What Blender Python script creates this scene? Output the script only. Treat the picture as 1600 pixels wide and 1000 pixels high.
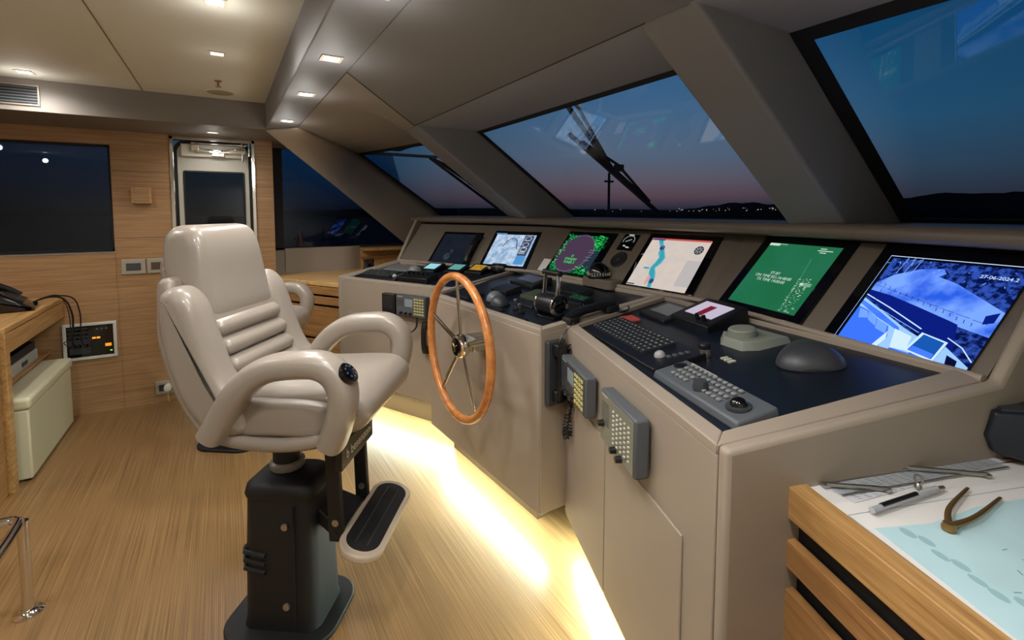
import bpy, bmesh, math, random
from mathutils import Vector, Matrix
random.seed(7)
for o in list(bpy.data.objects): bpy.data.objects.remove(o, do_unlink=True)
SC = bpy.context.scene; COL = SC.collection
R = math.radians
V3 = Vector

# ---------------------------------------------------------------- camera
cd = bpy.data.cameras.new('camera'); cam = bpy.data.objects.new('camera', cd); COL.objects.link(cam)
cd.sensor_width = 36; cd.lens = 749/1600*36; cd.shift_y = -120/1600; cd.clip_start = .02; cd.clip_end = 3000
cam.location = (0, 0, 1.5); cam.rotation_euler = (R(90-3.82), 0, R(-31))
SC.camera = cam
vs = SC.view_settings; SC.display_settings.display_device = 'sRGB'
vs.view_transform = 'Standard'; vs.look = 'None'; vs.gamma = 1; vs.exposure = 0; vs.use_curve_mapping = False

def lin(c):
    c = c/255
    return c/12.92 if c <= .04045 else ((c+.055)/1.055)**2.4
def rgb(r, g, b, a=1): return (lin(r), lin(g), lin(b), a)

# ---------------------------------------------------------------- dusk sky
wd = bpy.data.worlds.new('dusk_sky'); SC.world = wd; wd.use_nodes = True
nt = wd.node_tree; nt.nodes.clear(); N = nt.nodes.new; Lk = nt.links.new
tc = N('ShaderNodeTexCoord'); sx = N('ShaderNodeSeparateXYZ'); Lk(tc.outputs['Generated'], sx.inputs[0])
def wramp(stops):
    r = N('ShaderNodeValToRGB'); Lk(sx.outputs['Z'], r.inputs[0]); e = r.color_ramp.elements
    while len(e) < len(stops): e.new(.5)
    for q, (p, c) in zip(e, stops): q.position = p; q.color = rgb(*c)
    return r
warm = wramp([(0, (30, 32, 44)), (.012, (58, 54, 66)), (.03, (92, 70, 78)), (.06, (98, 88, 98)), (.11, (88, 102, 120)), (.2, (72, 104, 134)), (.3, (56, 98, 136)), (.5, (18, 66, 110))])
cool = wramp([(0, (18, 22, 32)), (.02, (44, 46, 58)), (.07, (46, 66, 84)), (.15, (36, 78, 106)), (.25, (22, 72, 106)), (.38, (6, 62, 100)), (.6, (2, 46, 84)), (.9, (2, 30, 62))])
dp = N('ShaderNodeVectorMath'); dp.operation = 'DOT_PRODUCT'; Lk(tc.outputs['Generated'], dp.inputs[0]); dp.inputs[1].default_value = (.70, .714, 0)
mr = N('ShaderNodeMapRange'); Lk(dp.outputs['Value'], mr.inputs[0]); mr.inputs[1].default_value = .89; mr.inputs[2].default_value = 1.0; mr.clamp = True
mx = N('ShaderNodeMix'); mx.data_type = 'RGBA'; Lk(mr.outputs[0], mx.inputs[0]); Lk(cool.outputs[0], mx.inputs[6]); Lk(warm.outputs[0], mx.inputs[7])
dim = N('ShaderNodeMapRange'); Lk(dp.outputs['Value'], dim.inputs[0]); dim.inputs[1].default_value = .35; dim.inputs[2].default_value = .92; dim.inputs[3].default_value = .14; dim.inputs[4].default_value = 1.0
bg = N('ShaderNodeBackground'); Lk(mx.outputs[2], bg.inputs[0]); Lk(dim.outputs[0], bg.inputs[1]); dim.inputs[4].default_value = 1.2
wo = N('ShaderNodeOutputWorld'); Lk(bg.outputs[0], wo.inputs[0])

# ---------------------------------------------------------------- light levels (lamps use these in their builders)
SPOT_W = 23.5; LED_W = .66

# ================================================================ materials
MATS = {}
def mat(name, col, rough=.5, metal=0, coat=0, bump=0, bscale=300, emit=None, es=1, var=0, vscale=4):
    if name in MATS: return MATS[name]
    m = bpy.data.materials.new(name); m.use_nodes = True; t = m.node_tree; b = t.nodes['Principled BSDF']
    b.inputs['Base Color'].default_value = rgb(*col); b.inputs['Roughness'].default_value = rough; b.inputs['Metallic'].default_value = metal
    b.inputs['Coat Weight'].default_value = coat
    if emit:
        b.inputs['Emission Color'].default_value = rgb(*emit); b.inputs['Emission Strength'].default_value = es
    c = t.nodes.new('ShaderNodeTexCoord')
    if bump:
        n = t.nodes.new('ShaderNodeTexNoise'); n.inputs['Scale'].default_value = bscale; n.inputs['Detail'].default_value = 3
        t.links.new(c.outputs['Object'], n.inputs['Vector'])
        bp = t.nodes.new('ShaderNodeBump'); bp.inputs['Strength'].default_value = bump; bp.inputs['Distance'].default_value = .002
        t.links.new(n.outputs['Fac'], bp.inputs['Height']); t.links.new(bp.outputs[0], b.inputs['Normal'])
    if var:
        n = t.nodes.new('ShaderNodeTexNoise'); n.inputs['Scale'].default_value = vscale; t.links.new(c.outputs['Object'], n.inputs['Vector'])
        h = t.nodes.new('ShaderNodeHueSaturation'); h.inputs['Color'].default_value = rgb(*col)
        q = t.nodes.new('ShaderNodeMapRange'); q.inputs[3].default_value = 1-var; q.inputs[4].default_value = 1+var
        t.links.new(n.outputs['Fac'], q.inputs[0]); t.links.new(q.outputs[0], h.inputs['Value']); t.links.new(h.outputs[0], b.inputs['Base Color'])
    MATS[name] = m; return m
def wood(name, c1, c2, scale, rough=.4, plank=None, bumpy=.15):
    """grain: noise stretched along the axis with the small scale value"""
    if name in MATS: return MATS[name]
    m = bpy.data.materials.new(name); m.use_nodes = True; t = m.node_tree; b = t.nodes['Principled BSDF']; L = t.links.new
    c = t.nodes.new('ShaderNodeTexCoord'); mp = t.nodes.new('ShaderNodeMapping'); mp.inputs['Scale'].default_value = scale
    L(c.outputs['Object'], mp.inputs['Vector'])
    n = t.nodes.new('ShaderNodeTexNoise'); n.inputs['Scale'].default_value = 1; n.inputs['Detail'].default_value = 5; n.inputs['Roughness'].default_value = .65
    L(mp.outputs[0], n.inputs['Vector'])
    r = t.nodes.new('ShaderNodeValToRGB'); e = r.color_ramp.elements
    e[0].position = .33; e[0].color = rgb(*c1); e[1].position = .68; e[1].color = rgb(*c2)
    L(n.outputs['Fac'], r.inputs[0]); out = r.outputs[0]
    if plank:
        ax, w = plank
        s = t.nodes.new('ShaderNodeSeparateXYZ'); L(c.outputs['Object'], s.inputs[0])
        d = t.nodes.new('ShaderNodeMath'); d.operation = 'DIVIDE'; d.inputs[1].default_value = w; L(s.outputs[ax], d.inputs[0])
        fl = t.nodes.new('ShaderNodeMath'); fl.operation = 'FLOOR'; L(d.outputs[0], fl.inputs[0])
        wn = t.nodes.new('ShaderNodeTexWhiteNoise'); wn.noise_dimensions = '1D'; L(fl.outputs[0], wn.inputs['W'])
        q = t.nodes.new('ShaderNodeMapRange'); q.inputs[3].default_value = .93; q.inputs[4].default_value = 1.05; L(wn.outputs['Value'], q.inputs[0])
        fr = t.nodes.new('ShaderNodeMath'); fr.operation = 'FRACT'; L(d.outputs[0], fr.inputs[0])
        gt = t.nodes.new('ShaderNodeMath'); gt.operation = 'LESS_THAN'; gt.inputs[1].default_value = .012; L(fr.outputs[0], gt.inputs[0])
        m2 = t.nodes.new('ShaderNodeMath'); m2.operation = 'MULTIPLY_ADD'; m2.inputs[1].default_value = -.25; L(gt.outputs[0], m2.inputs[0]); L(q.outputs[0], m2.inputs[2])
        h = t.nodes.new('ShaderNodeHueSaturation'); L(out, h.inputs['Color']); L(m2.outputs[0], h.inputs['Value']); out = h.outputs[0]
    L(out, b.inputs['Base Color']); b.inputs['Roughness'].default_value = rough
    bp = t.nodes.new('ShaderNodeBump'); bp.inputs['Strength'].default_value = bumpy; bp.inputs['Distance'].default_value = .001
    L(n.outputs['Fac'], bp.inputs['Height']); L(bp.outputs[0], b.inputs['Normal'])
    MATS[name] = m; return m
def emis(name, col, s=1.0, noise=None):
    if name in MATS: return MATS[name]
    m = bpy.data.materials.new(name); m.use_nodes = True; t = m.node_tree; t.nodes.clear()
    e = t.nodes.new('ShaderNodeEmission'); e.inputs[0].default_value = rgb(*col); e.inputs[1].default_value = s
    if noise:   # (scale, second colour, low, high)
        c = t.nodes.new('ShaderNodeTexCoord'); n = t.nodes.new('ShaderNodeTexNoise'); n.inputs['Scale'].default_value = noise[0]; n.inputs['Detail'].default_value = 6
        r = t.nodes.new('ShaderNodeValToRGB'); r.color_ramp.elements[0].position = noise[2]; r.color_ramp.elements[1].position = noise[3]
        r.color_ramp.elements[0].color = rgb(*noise[1]); r.color_ramp.elements[1].color = rgb(*col)
        t.links.new(c.outputs['Object'], n.inputs['Vector']); t.links.new(n.outputs['Fac'], r.inputs[0]); t.links.new(r.outputs[0], e.inputs[0])
    o = t.nodes.new('ShaderNodeOutputMaterial'); t.links.new(e.outputs[0], o.inputs[0])
    MATS[name] = m; return m
def glass(name, tint, refl=1.0, rough=0.0):
    m = bpy.data.materials.new(name); m.use_nodes = True; t = m.node_tree; t.nodes.clear()
    tr = t.nodes.new('ShaderNodeBsdfTransparent'); tr.inputs[0].default_value = (*tint, 1)
    g = t.nodes.new('ShaderNodeBsdfGlossy'); g.inputs['Roughness'].default_value = rough; g.inputs[0].default_value = (refl, refl, refl, 1)
    f = t.nodes.new('ShaderNodeFresnel'); ge = t.nodes.new('ShaderNodeNewGeometry'); q = t.nodes.new('ShaderNodeMapRange'); q.inputs[3].default_value = 1.5; q.inputs[4].default_value = 1/1.5; t.links.new(ge.outputs['Backfacing'], q.inputs[0]); t.links.new(q.outputs[0], f.inputs[0])
    x = t.nodes.new('ShaderNodeMixShader'); t.links.new(f.outputs[0], x.inputs[0]); t.links.new(tr.outputs[0], x.inputs[1]); t.links.new(g.outputs[0], x.inputs[2])
    o = t.nodes.new('ShaderNodeOutputMaterial'); t.links.new(x.outputs[0], o.inputs[0]); MATS[name] = m; return m

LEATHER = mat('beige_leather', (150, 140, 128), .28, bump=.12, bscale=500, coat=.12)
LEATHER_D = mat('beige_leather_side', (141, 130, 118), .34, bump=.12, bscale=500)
TAUPE = mat('console_leatherette', (150, 137, 122), .5, bump=.15, bscale=700, var=.05, vscale=6)
HEAD = mat('headliner_grey', (126, 124, 125), .62, bump=.1, bscale=500)
CEIL = mat('ceiling_cream', (206, 203, 190), .75, bump=.1, bscale=300)
VAL = mat('valance_taupe', (118, 110, 102), .6, bump=.1, bscale=500)
DASH = mat('dash_taupe', (108, 98, 86), .42, bump=.12, bscale=700)
MATB = mat('dark_desk_mat', (14, 20, 31), .38, bump=.1, bscale=900)
BLK = mat('black_plastic', (18, 18, 20), .38)
BLKG = mat('black_gloss', (8, 8, 11), .12, coat=.3)
BLKM = mat('black_matt', (12, 12, 13), .7)
BPAINT = mat('black_painted_metal', (9, 9, 10), .55)
CHR = mat('chrome', (225, 222, 216), .1, 1)
STEEL = mat('brushed_steel', (180, 178, 172), .32, 1)
GRY = mat('grey_plastic', (80, 84, 88), .45)
DGRY = mat('dark_grey_plastic', (52, 54, 58), .42)
GGR = mat('grey_green_plastic', (126, 130, 118), .5)
RADF = mat('radio_face', (112, 112, 98), .45)
KEYS = mat('pale_keys', (190, 190, 172), .5)
KEYD = mat('dark_keys', (44, 46, 50), .4)
WHT = mat('white_plastic', (206, 204, 194), .4)
CREAM = mat('cream_vinyl', (205, 200, 168), .38, coat=.1, bump=.1)
PAPER = mat('paper', (222, 220, 216), .7)
OAKW = wood('oak_wall_veneer', (142, 106, 70), (176, 138, 96), (2.2, 2.2, 60), .42)
OAKF = wood('oak_floor', (114, 84, 50), (168, 132, 86), (240, 1.3, 10), .33, plank=('X', .14))
OAKT = wood('oak_joinery', (150, 108, 60), (200, 158, 100), (60, 3, 60), .38)
OAKC = wood('oak_cabinet', (132, 92, 52), (176, 130, 80), (3, 3, 70), .42)
WHEELW = wood('varnished_teak', (164, 96, 46), (208, 140, 78), (14, 14, 14), .2)
OAKX = wood('oak_table_edge', (150, 108, 60), (200, 158, 100), (3, 60, 60), .38)
BRASS = mat('aged_brass', (150, 118, 70), .35, .8)
WG = glass('windscreen_glass', (.93, .96, 1.0), 1.0)
PG = glass('port_glass', (.35, .5, .65), .9)
CLEAR = glass('clear_acrylic', (.93, .95, .95), .8, .05)

# ================================================================ mesh helpers
class MB:
    def __init__(s): s.v = []; s.f = []; s.m = []; s.mi = 0
    def add(s, vs, fs):
        k = len(s.v); s.v += [tuple(p) for p in vs]; s.f += [tuple(i+k for i in f) for f in fs]; s.m += [s.mi]*len(fs); return s
    def box(s, x0, x1, y0, y1, z0, z1):
        vs = [(x, y, z) for z in (z0, z1) for y in (y0, y1) for x in (x0, x1)]
        return s.add(vs, [(0, 2, 3, 1), (4, 5, 7, 6), (0, 1, 5, 4), (2, 6, 7, 3), (0, 4, 6, 2), (1, 3, 7, 5)])
    def cbox(s, c, d): return s.box(c[0]-d[0]/2, c[0]+d[0]/2, c[1]-d[1]/2, c[1]+d[1]/2, c[2]-d[2]/2, c[2]+d[2]/2)
    def hexa(s, b, t):
        """bottom quad b, top quad t (same winding)"""
        n = len(b); fs = [tuple(reversed(range(n))), tuple(range(n, 2*n))]+[(i, (i+1) % n, n+(i+1) % n, n+i) for i in range(n)]
        return s.add(list(b)+list(t), fs)
    def prism(s, poly, z0, z1): return s.hexa([(x, y, z0) for x, y in poly], [(x, y, z1) for x, y in poly])
    def poly(s, pts): return s.add(pts, [tuple(range(len(pts)))])
    def tube(s, path, r, n=10, caps=True, closed=False):
        return s.sweep(path, [(math.cos(2*math.pi*i/n)*r, math.sin(2*math.pi*i/n)*r) for i in range(n)], caps, closed)
    def sweep(s, path, sec, caps=True, closed=False, up=None, scales=None):
        P = [V3(p) for p in path]; n = len(P); k = len(sec); vs = []
        pn = None
        for i in range(n):
            if closed: t = P[(i+1) % n]-P[i-1]
            else: t = P[min(i+1, n-1)]-P[max(i-1, 0)]
            t.normalize()
            if up is not None: a = V3(up)
            elif pn is None: a = V3((0, 0, 1)) if abs(t.z) < .9 else V3((1, 0, 0))
            else: a = pn
            a = (a-t*a.dot(t)).normalized(); pn = a; b = t.cross(a)
            sc = scales[i] if scales else 1
            for (p, q) in sec: vs.append(P[i]+(a*p+b*q)*sc)
        fs = []
        for i in range(n if closed else n-1):
            for j in range(k):
                a0 = i*k+j; a1 = i*k+(j+1) % k; b0 = ((i+1) % n)*k+j; b1 = ((i+1) % n)*k+(j+1) % k
                fs.append((a0, b0, b1, a1))
        if caps and not closed: fs.append(tuple(range(k))); fs.append(tuple(reversed(range((n-1)*k, n*k))))
        return s.add(vs, fs)
    def lathe(s, prof, c=(0, 0, 0), ax='z', n=28):
        vs = []; fs = []; k = len(prof)
        for (r, h) in prof:
            for j in range(n):
                a = 2*math.pi*j/n; x, y = r*math.cos(a), r*math.sin(a)
                p = {'z': (x, y, h), 'x': (h, x, y), 'y': (x, h, -y) if 0 else (y, h, x)}[ax]
                vs.append((c[0]+p[0], c[1]+p[1], c[2]+p[2]))
        for i in range(k-1):
            for j in range(n): fs.append((i*n+j, i*n+(j+1) % n, (i+1)*n+(j+1) % n, (i+1)*n+j))
        fs.append(tuple(reversed(range(n)))); fs.append(tuple(range((k-1)*n, k*n)))
        return s.add(vs, fs)
    def pad(s, prof, y0, y1, r, K=5, smooth=5, taper=None):
        """closed xz outline extruded in y, its side edges rounded by r"""
        P = catmull(prof, smooth) if smooth > 1 else [V3((a, b)) for a, b in prof]
        n = len(P); ar = sum(P[i][0]*P[(i+1) % n][1]-P[(i+1) % n][0]*P[i][1] for i in range(n))
        if ar < 0: P.reverse()
        nor = []
        for i in range(n):
            t = P[(i+1) % n]-P[i-1]; t.normalize(); nor.append(V3((-t[1], t[0])))
        secs = []
        for q in range(K+1):
            a = math.pi/2*q/K; secs.append((y0+r*(1-math.sin(a)), r*(1-math.cos(a))))
        secs = secs[::-1]  # from side outward? keep inset decreasing
        secs = [(y0+r*(1-math.cos(math.pi/2*q/K)), r*(1-math.sin(math.pi/2*q/K))) for q in range(K+1)]
        secs += [(y1-(y-y0), d) for y, d in reversed(secs)]
        vs = []; fs = []
        for y, d in secs:
            for i in range(n):
                p = P[i]+nor[i]*d; yy = y
                if taper: yy = y*taper(p[1])
                vs.append((p[0], yy, p[1]))
        m = len(secs)
        for j in range(m-1):
            for i in range(n): fs.append((j*n+i, j*n+(i+1) % n, (j+1)*n+(i+1) % n, (j+1)*n+i))
        c0 = len(vs)
        fs.append(tuple(reversed(range(n)))); fs.append(tuple(range((m-1)*n, m*n)))
        return s.add(vs, fs)
    def build(s, name, m, parent=None, bevel=0, smooth=False, seg=3, M=None, subd=0):
        me = bpy.data.meshes.new(name); vs = s.v
        if M is not None: vs = [tuple(M @ V3(p)) for p in vs]
        me.from_pydata(vs, [], s.f); me.update()
        for x in (m if isinstance(m, (list, tuple)) else [m]): me.materials.append(x)
        if isinstance(m, (list, tuple)):
            for p, i in zip(me.polygons, s.m): p.material_index = i
        bm = bmesh.new(); bm.from_mesh(me); bmesh.ops.recalc_face_normals(bm, faces=bm.faces); bm.to_mesh(me); bm.free()
        o = bpy.data.objects.new(name, me); COL.objects.link(o)
        if parent: o.parent = parent
        if bevel:
            b = o.modifiers.new('bevel', 'BEVEL'); b.width = bevel; b.segments = seg; b.limit_method = 'ANGLE'; b.angle_limit = R(35)
            smooth = True
        if subd: d = o.modifiers.new('sub', 'SUBSURF'); d.levels = d.render_levels = subd; smooth = True
        if smooth:
            me.polygons.foreach_set('use_smooth', [True]*len(me.polygons))
            if hasattr(me, 'set_sharp_from_angle') and not subd: me.set_sharp_from_angle(angle=R(42))
        return o
def catmull(P, k=5, closed=True):
    P = [V3(p) for p in P]; n = len(P); out = []
    rng = range(n) if closed else range(n-1)
    for i in rng:
        if closed: a, b, c, d = P[i-1], P[i], P[(i+1) % n], P[(i+2) % n]
        else: a, b, c, d = P[max(i-1, 0)], P[i], P[i+1], P[min(i+2, n-1)]
        for j in range(k):
            t = j/k
            out.append(.5*((2*b)+(c-a)*t+(2*a-5*b+4*c-d)*t*t+(3*b-a-3*c+d)*t**3))
    if not closed: out.append(P[-1])
    return out
def sup(w, h, n=16, e=3.0):
    o = []
    for i in range(n):
        a = 2*math.pi*i/n; c, q = math.cos(a), math.sin(a)
        o.append((math.copysign(abs(c)**(2/e), c)*w/2, math.copysign(abs(q)**(2/e), q)*h/2))
    return o
def band(path, th):
    P = [V3(p) for p in path]; L = []; Rr = []
    for i in range(len(P)):
        t = (P[min(i+1, len(P)-1)]-P[max(i-1, 0)]).normalized(); nn = V3((-t[1], t[0]))
        L.append(P[i]+nn*th/2); Rr.append(P[i]-nn*th/2)
    return L+Rr[::-1]
def rrect(w, h, r, n=5, cx=0, cy=0):
    o = []
    for sx_, sy_, a0 in ((1, 1, 0), (-1, 1, 90), (-1, -1, 180), (1, -1, 270)):
        for i in range(n+1):
            a = R(a0+90*i/n); o.append((cx+sx_*(w/2-r)+r*math.cos(a), cy+sy_*(h/2-r)+r*math.sin(a)))
    return o
def circ(r, n=24, cx=0, cy=0, ry=None): return [(cx+r*math.cos(2*math.pi*i/n), cy+(ry or r)*math.sin(2*math.pi*i/n)) for i in range(n)]
def tag(o, label, cat, group=None, kind=None):
    o['label'] = label; o['category'] = cat
    if group: o['group'] = group
    if kind: o['kind'] = kind
    return o
def thing(name, label, cat, M=None, loc=None, rz=0, group=None):
    o = bpy.data.objects.new(name, None); COL.objects.link(o); o.empty_display_size = .05
    if M is not None: o.matrix_world = M
    elif loc is not None: o.location = loc; o.rotation_euler = (0, 0, rz)
    return tag(o, label, cat, group)
def struct(o): o['kind'] = 'structure'; return o
def sthing(name):
    o = bpy.data.objects.new(name, None); COL.objects.link(o); o['kind'] = 'structure'; return o
def frameM(o, u, v):
    u = V3(u).normalized(); v = V3(v); v = (v-u*v.dot(u)).normalized(); n = u.cross(v)
    M = Matrix.Identity(4)
    for i in range(3): M[i][0] = u[i]; M[i][1] = v[i]; M[i][2] = n[i]; M[i][3] = o[i]
    return M
def at(M, x, y, z=0, rz=0, rx=0): return M @ Matrix.Translation((x, y, z)) @ Matrix.Rotation(rz, 4, 'Z') @ Matrix.Rotation(rx, 4, 'X')
def text_mesh(txt, size, name, m, parent, M, align='LEFT', ext=.0004, shear=0, stretch=1):
    cu = bpy.data.curves.new('t', 'FONT'); cu.body = txt; cu.size = size; cu.align_x = align; cu.extrude = ext; cu.shear = shear; cu.space_line = 1.0
    ob = bpy.data.objects.new('t', cu); COL.objects.link(ob)
    dg = bpy.context.evaluated_depsgraph_get(); me = bpy.data.meshes.new_from_object(ob.evaluated_get(dg))
    bpy.data.objects.remove(ob, do_unlink=True)
    me.transform(Matrix.Diagonal((stretch, 1, 1, 1))); me.transform(M); me.materials.clear(); me.materials.append(m)
    o = bpy.data.objects.new(name, me); COL.objects.link(o); o.parent = parent; return o

# ================================================================ room shell
WP = 4.593; WS = -.42; XA = -3.2; ZC = 2.28; ZS = 2.093
struct(MB().box(XA, 4.0, WS-.05, 5.1, -.06, 0).build('floor', OAKF))
struct(MB().box(XA, .285, WS, 3.95, ZC, ZC+.05).build('ceiling', CEIL))
struct(MB().box(-.4225, -.4175, WS, 3.95, ZC-.002, ZC+.002).build('trim_1', mat('seam', (120, 106, 84), .8)))
# port valance (fore-and-aft) and fore valance (athwart)
pv = MB(); pv.box(XA, .285, 3.95, WP+.08, ZS, ZC+.05); o = struct(pv.build('wall_port_valance', VAL)); o.name = 'trim_2'
fv = MB(); fv.box(.285, .475, WS, 3.95, ZS, ZC+.05); struct(fv.build('trim_3', HEAD, bevel=.006))
# port wall with openings: window x -1.95..-.712 z 1.2..1.99 ; door x -.345.. .242 z 0..2.085
w = MB(); y0, y1 = WP, WP+.09
w.box(XA, -2.15, y0, y1, 0, ZS); w.box(-2.15, -.705, y0, y1, 0, 1.2); w.box(-2.15, -.705, y0, y1, 1.99, ZS)
w.box(-.695, -.345, y0, y1, 0, ZS); w.box(-.345, .242, y0, y1, 2.085, ZS); w.box(.242, .375, y0, y1, 0, ZS)
w.box(.335, .375, y1, y1+.2, 0, ZS)
w.box(-.705, -.695, y0+.004, y1, 0, ZS)
struct(w.build('wall_port', OAKW))
sm = MB()
for z in (1.30, 1.80): sm.box(-.695, -.345, WP-.0008, WP+.002, z-.0015, z+.0015)
struct(sm.build('trim_4', mat('dark_seam', (70, 48, 30), .7)))
# outboard recess behind counter: lower wall and shelf
w = MB(); w.box(.375, 2.3, 4.86, 4.92, 0, 1.16); struct(w.build('wall_port_fore', TAUPE)); bpy.data.objects['wall_port_fore'].name = 'wall_port_forward'
struct(MB().box(XA-.06, XA, WS, 4.7, 0, ZC+.05).build('wall_aft', CEIL))  # unseen aft enclosure, added in cream to bounce light
struct(MB().box(XA, 3.0, WS-.06, WS, 0, ZC+.05).build('wall_starboard', CEIL))  # unseen side wall, cream chosen to bounce light into the room
struct(MB().box(2.62, 2.68, WS, 5.0, 0, 1.42).build('wall_forward', DASH))

def pane_unit(name, x0, x1, z0, z1, y, m, fr=.018):
    t = sthing(name)
    MB().box(x0, x1, y+.05, y+.058, z0, z1).build('pane', m, t)
    f = MB(); f.box(x0, x0+fr, y+.035, y+.05, z0, z1); f.box(x1-fr, x1, y+.035, y+.05, z0, z1); f.box(x0, x1, y+.035, y+.05, z0, z0+fr); f.box(x0, x1, y+.035, y+.05, z1-fr, z1)
    f.build('window_frame', BLKM, t); return t
t = pane_unit('window_1', -2.15, -.705, 1.2, 1.99, WP, PG)
MB().box(-2.15, -.712, WP-.004, WP+.05, 1.188, 1.2).build('window_sill', mat('sill_grey', (130, 122, 108), .5), t)
MB().box(-2.15, -.705, WP+.0, WP+.001, 1.2, 1.2001).build('seal', BLKM, t) if 0 else None

# door_1
d = sthing('door_1'); DX0, DX1 = -.345, .242
f = MB(); f.box(DX0, DX0+.028, WP-.012, WP+.06, 0, 2.085); f.box(DX1-.028, DX1, WP-.012, WP+.06, 0, 2.085); f.box(DX0, DX1, WP-.012, WP+.06, 2.058, 2.085)
f.build('door_frame', CHR, d, bevel=.004)

def ring_xz(mb, outer, inner, y0, y1):
    n = len(outer); vs = [(x, y0, z) for x, z in outer]+[(x, y0, z) for x, z in inner]+[(x, y1, z) for x, z in outer]+[(x, y1, z) for x, z in inner]
    fs = []
    for i in range(n):
        j = (i+1) % n
        fs += [(i, j, n+j, n+i), (2*n+i, 3*n+i, 3*n+j, 2*n+j), (i, 2*n+i, 2*n+j, j), (n+i, n+j, 3*n+j, 3*n+i)]
    mb.add(vs, fs)
f = MB(); ring_xz(f, rrect(.535, 2.06, .08, cx=-.0515, cy=1.03), rrect(.47, 2.0, .06, cx=-.0515, cy=1.025), WP+.02, WP+.06); f.build('door_seal', BLKM, d)
lf = MB(); ring_xz(lf, rrect(.49, 2.02, .07, cx=-.0515, cy=1.025), rrect(.41, .92, .012, cx=-.05, cy=1.355), WP+.012, WP+.045)
lf.build('door_leaf', mat('door_cream', (176, 172, 158), .4), d, bevel=.003)
MB().box(-.262, .162, WP+.03, WP+.036, .88, 1.83).build('pane', glass('door_glass', (.3, .42, .5), .9), d)
g = MB(); ring_xz(g, rrect(.425, .935, .015, cx=-.05, cy=1.355), rrect(.40, .91, .01, cx=-.05, cy=1.355), WP+.006, WP+.014); g.build('window_gasket', BLKM, d)
MB().box(-.27, .17, WP-.02, WP+.012, 1.93, 2.03).build('closer_plate', mat('closer_white', (196, 192, 176), .35), d, bevel=.008)
cl = MB(); cl.box(-.17, .17, WP-.055, WP-.02, 1.965, 1.99); cl.tube([(-.19, WP-.04, 2.0), (-.1, WP-.05, 1.985), (.02, WP-.06, 1.98), (.16, WP-.05, 2.01)], .008)
cl.box(-.2, -.15, WP-.06, WP-.015, 1.975, 2.02); cl.box(-.06, .02, WP-.05, WP-.02, 1.94, 1.962); cl.tube([(-.2, WP-.035, 2.035), (.18, WP-.035, 2.035)], .007)
cl.build('door_closer', CHR, d, bevel=.002)
lv = MB(); lv.tube([(.15, WP-.04, 2.06), (.15, WP-.045, 1.9)], .007); lv.tube([(.2, WP-.03, 2.07), (.2, WP-.03, 1.95)], .01); lv.build('door_latch', CHR, d, smooth=True)
MB().box(-.345, .242, WP+.075, WP+.085, 0, 2.085).build('outer_shadow', BLKM, d) if 0 else None

# port side window beside the counter
t = sthing('window_2')
MB().hexa([(.375, 4.87, 1.15), (1.75, 4.87, 1.15), (1.75, 4.876, 1.15), (.375, 4.876, 1.15)], [(.375, 4.87, 2.08), (1.5, 4.87, 2.08), (1.5, 4.876, 2.08), (.375, 4.876, 2.08)]).build('pane', PG, t)
f = MB(); f.box(.375, .47, 4.84, 4.862, 1.15, 2.08); f.box(.375, 1.75, 4.84, 4.862, 1.15, 1.165); f.build('window_frame', BLKM, t)
MB().box(.36, 2.0, 4.83, 4.93, 2.07, 2.09).build('window_head', HEAD, t)

# ================================================================ forward structure: headliner, posts, glass
def gx(z): return 1.56+(2.07-z)*1.444      # glass plane
def ix(z): return 1.112+(2.065-z)*1.383    # inner edge of the posts
hl = MB()
hl.hexa([(.475, 2.16, ZS), (1.10, 3.08, 2.062), (1.10, 1.06, 2.062), (.475, WS, ZS)], [(.475, 2.16, ZS+.05), (1.10, 3.08, 2.112), (1.10, 1.06, 2.112), (.475, WS, ZS+.05)])
hl.hexa([(.475, WS, ZS), (1.10, 1.06, 2.062), (1.10, .86, 2.062), (1.10, WS, 2.062)], [(.475, WS, ZS+.05), (1.10, 1.06, 2.112), (1.10, .86, 2.112), (1.10, WS, 2.112)])
struct(hl.build('ceiling_headliner', HEAD)); bpy.data.objects['ceiling_headliner'].name = 'ceiling.001'
# curved port corner panel
cp = MB(); n1, n2 = 16, 16; G = []
A_, B_, C_, D_ = V3((.475, 2.16, ZS)), V3((1.10, 3.08, 2.062)), V3((.475, 3.72, ZS)), V3((1.12, 4.73, 2.052))
mid = V3((1.10, 3.31, 2.062)); g2 = V3((1.545, 3.31, 2.062))
row0 = [A_.lerp(C_, i/n1) for i in range(n1+1)]
row1 = []
for i in range(n1+1):
    s_ = i/n1
    q = [B_, mid, g2, D_]; seg = min(int(s_*3), 2); row1.append(q[seg].lerp(q[seg+1], s_*3-seg))
vs = []; fs = []
for i in range(n1+1):
    for j in range(n2+1):
        t_ = j/n2; p = row0[i].lerp(row1[i], t_); bul = math.sin(math.pi*t_)*math.sin(math.pi*min(1, i/n1))*.035
        vs.append(p+V3((0, 0, bul)))
for i in range(n1):
    for j in range(n2): fs.append((i*(n2+1)+j, i*(n2+1)+j+1, (i+1)*(n2+1)+j+1, (i+1)*(n2+1)+j))
cp.add(vs, fs); struct(cp.build('ceiling.002', mat('headliner_corner', (146, 138, 130), .55, bump=.1, bscale=500), smooth=True))
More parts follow.
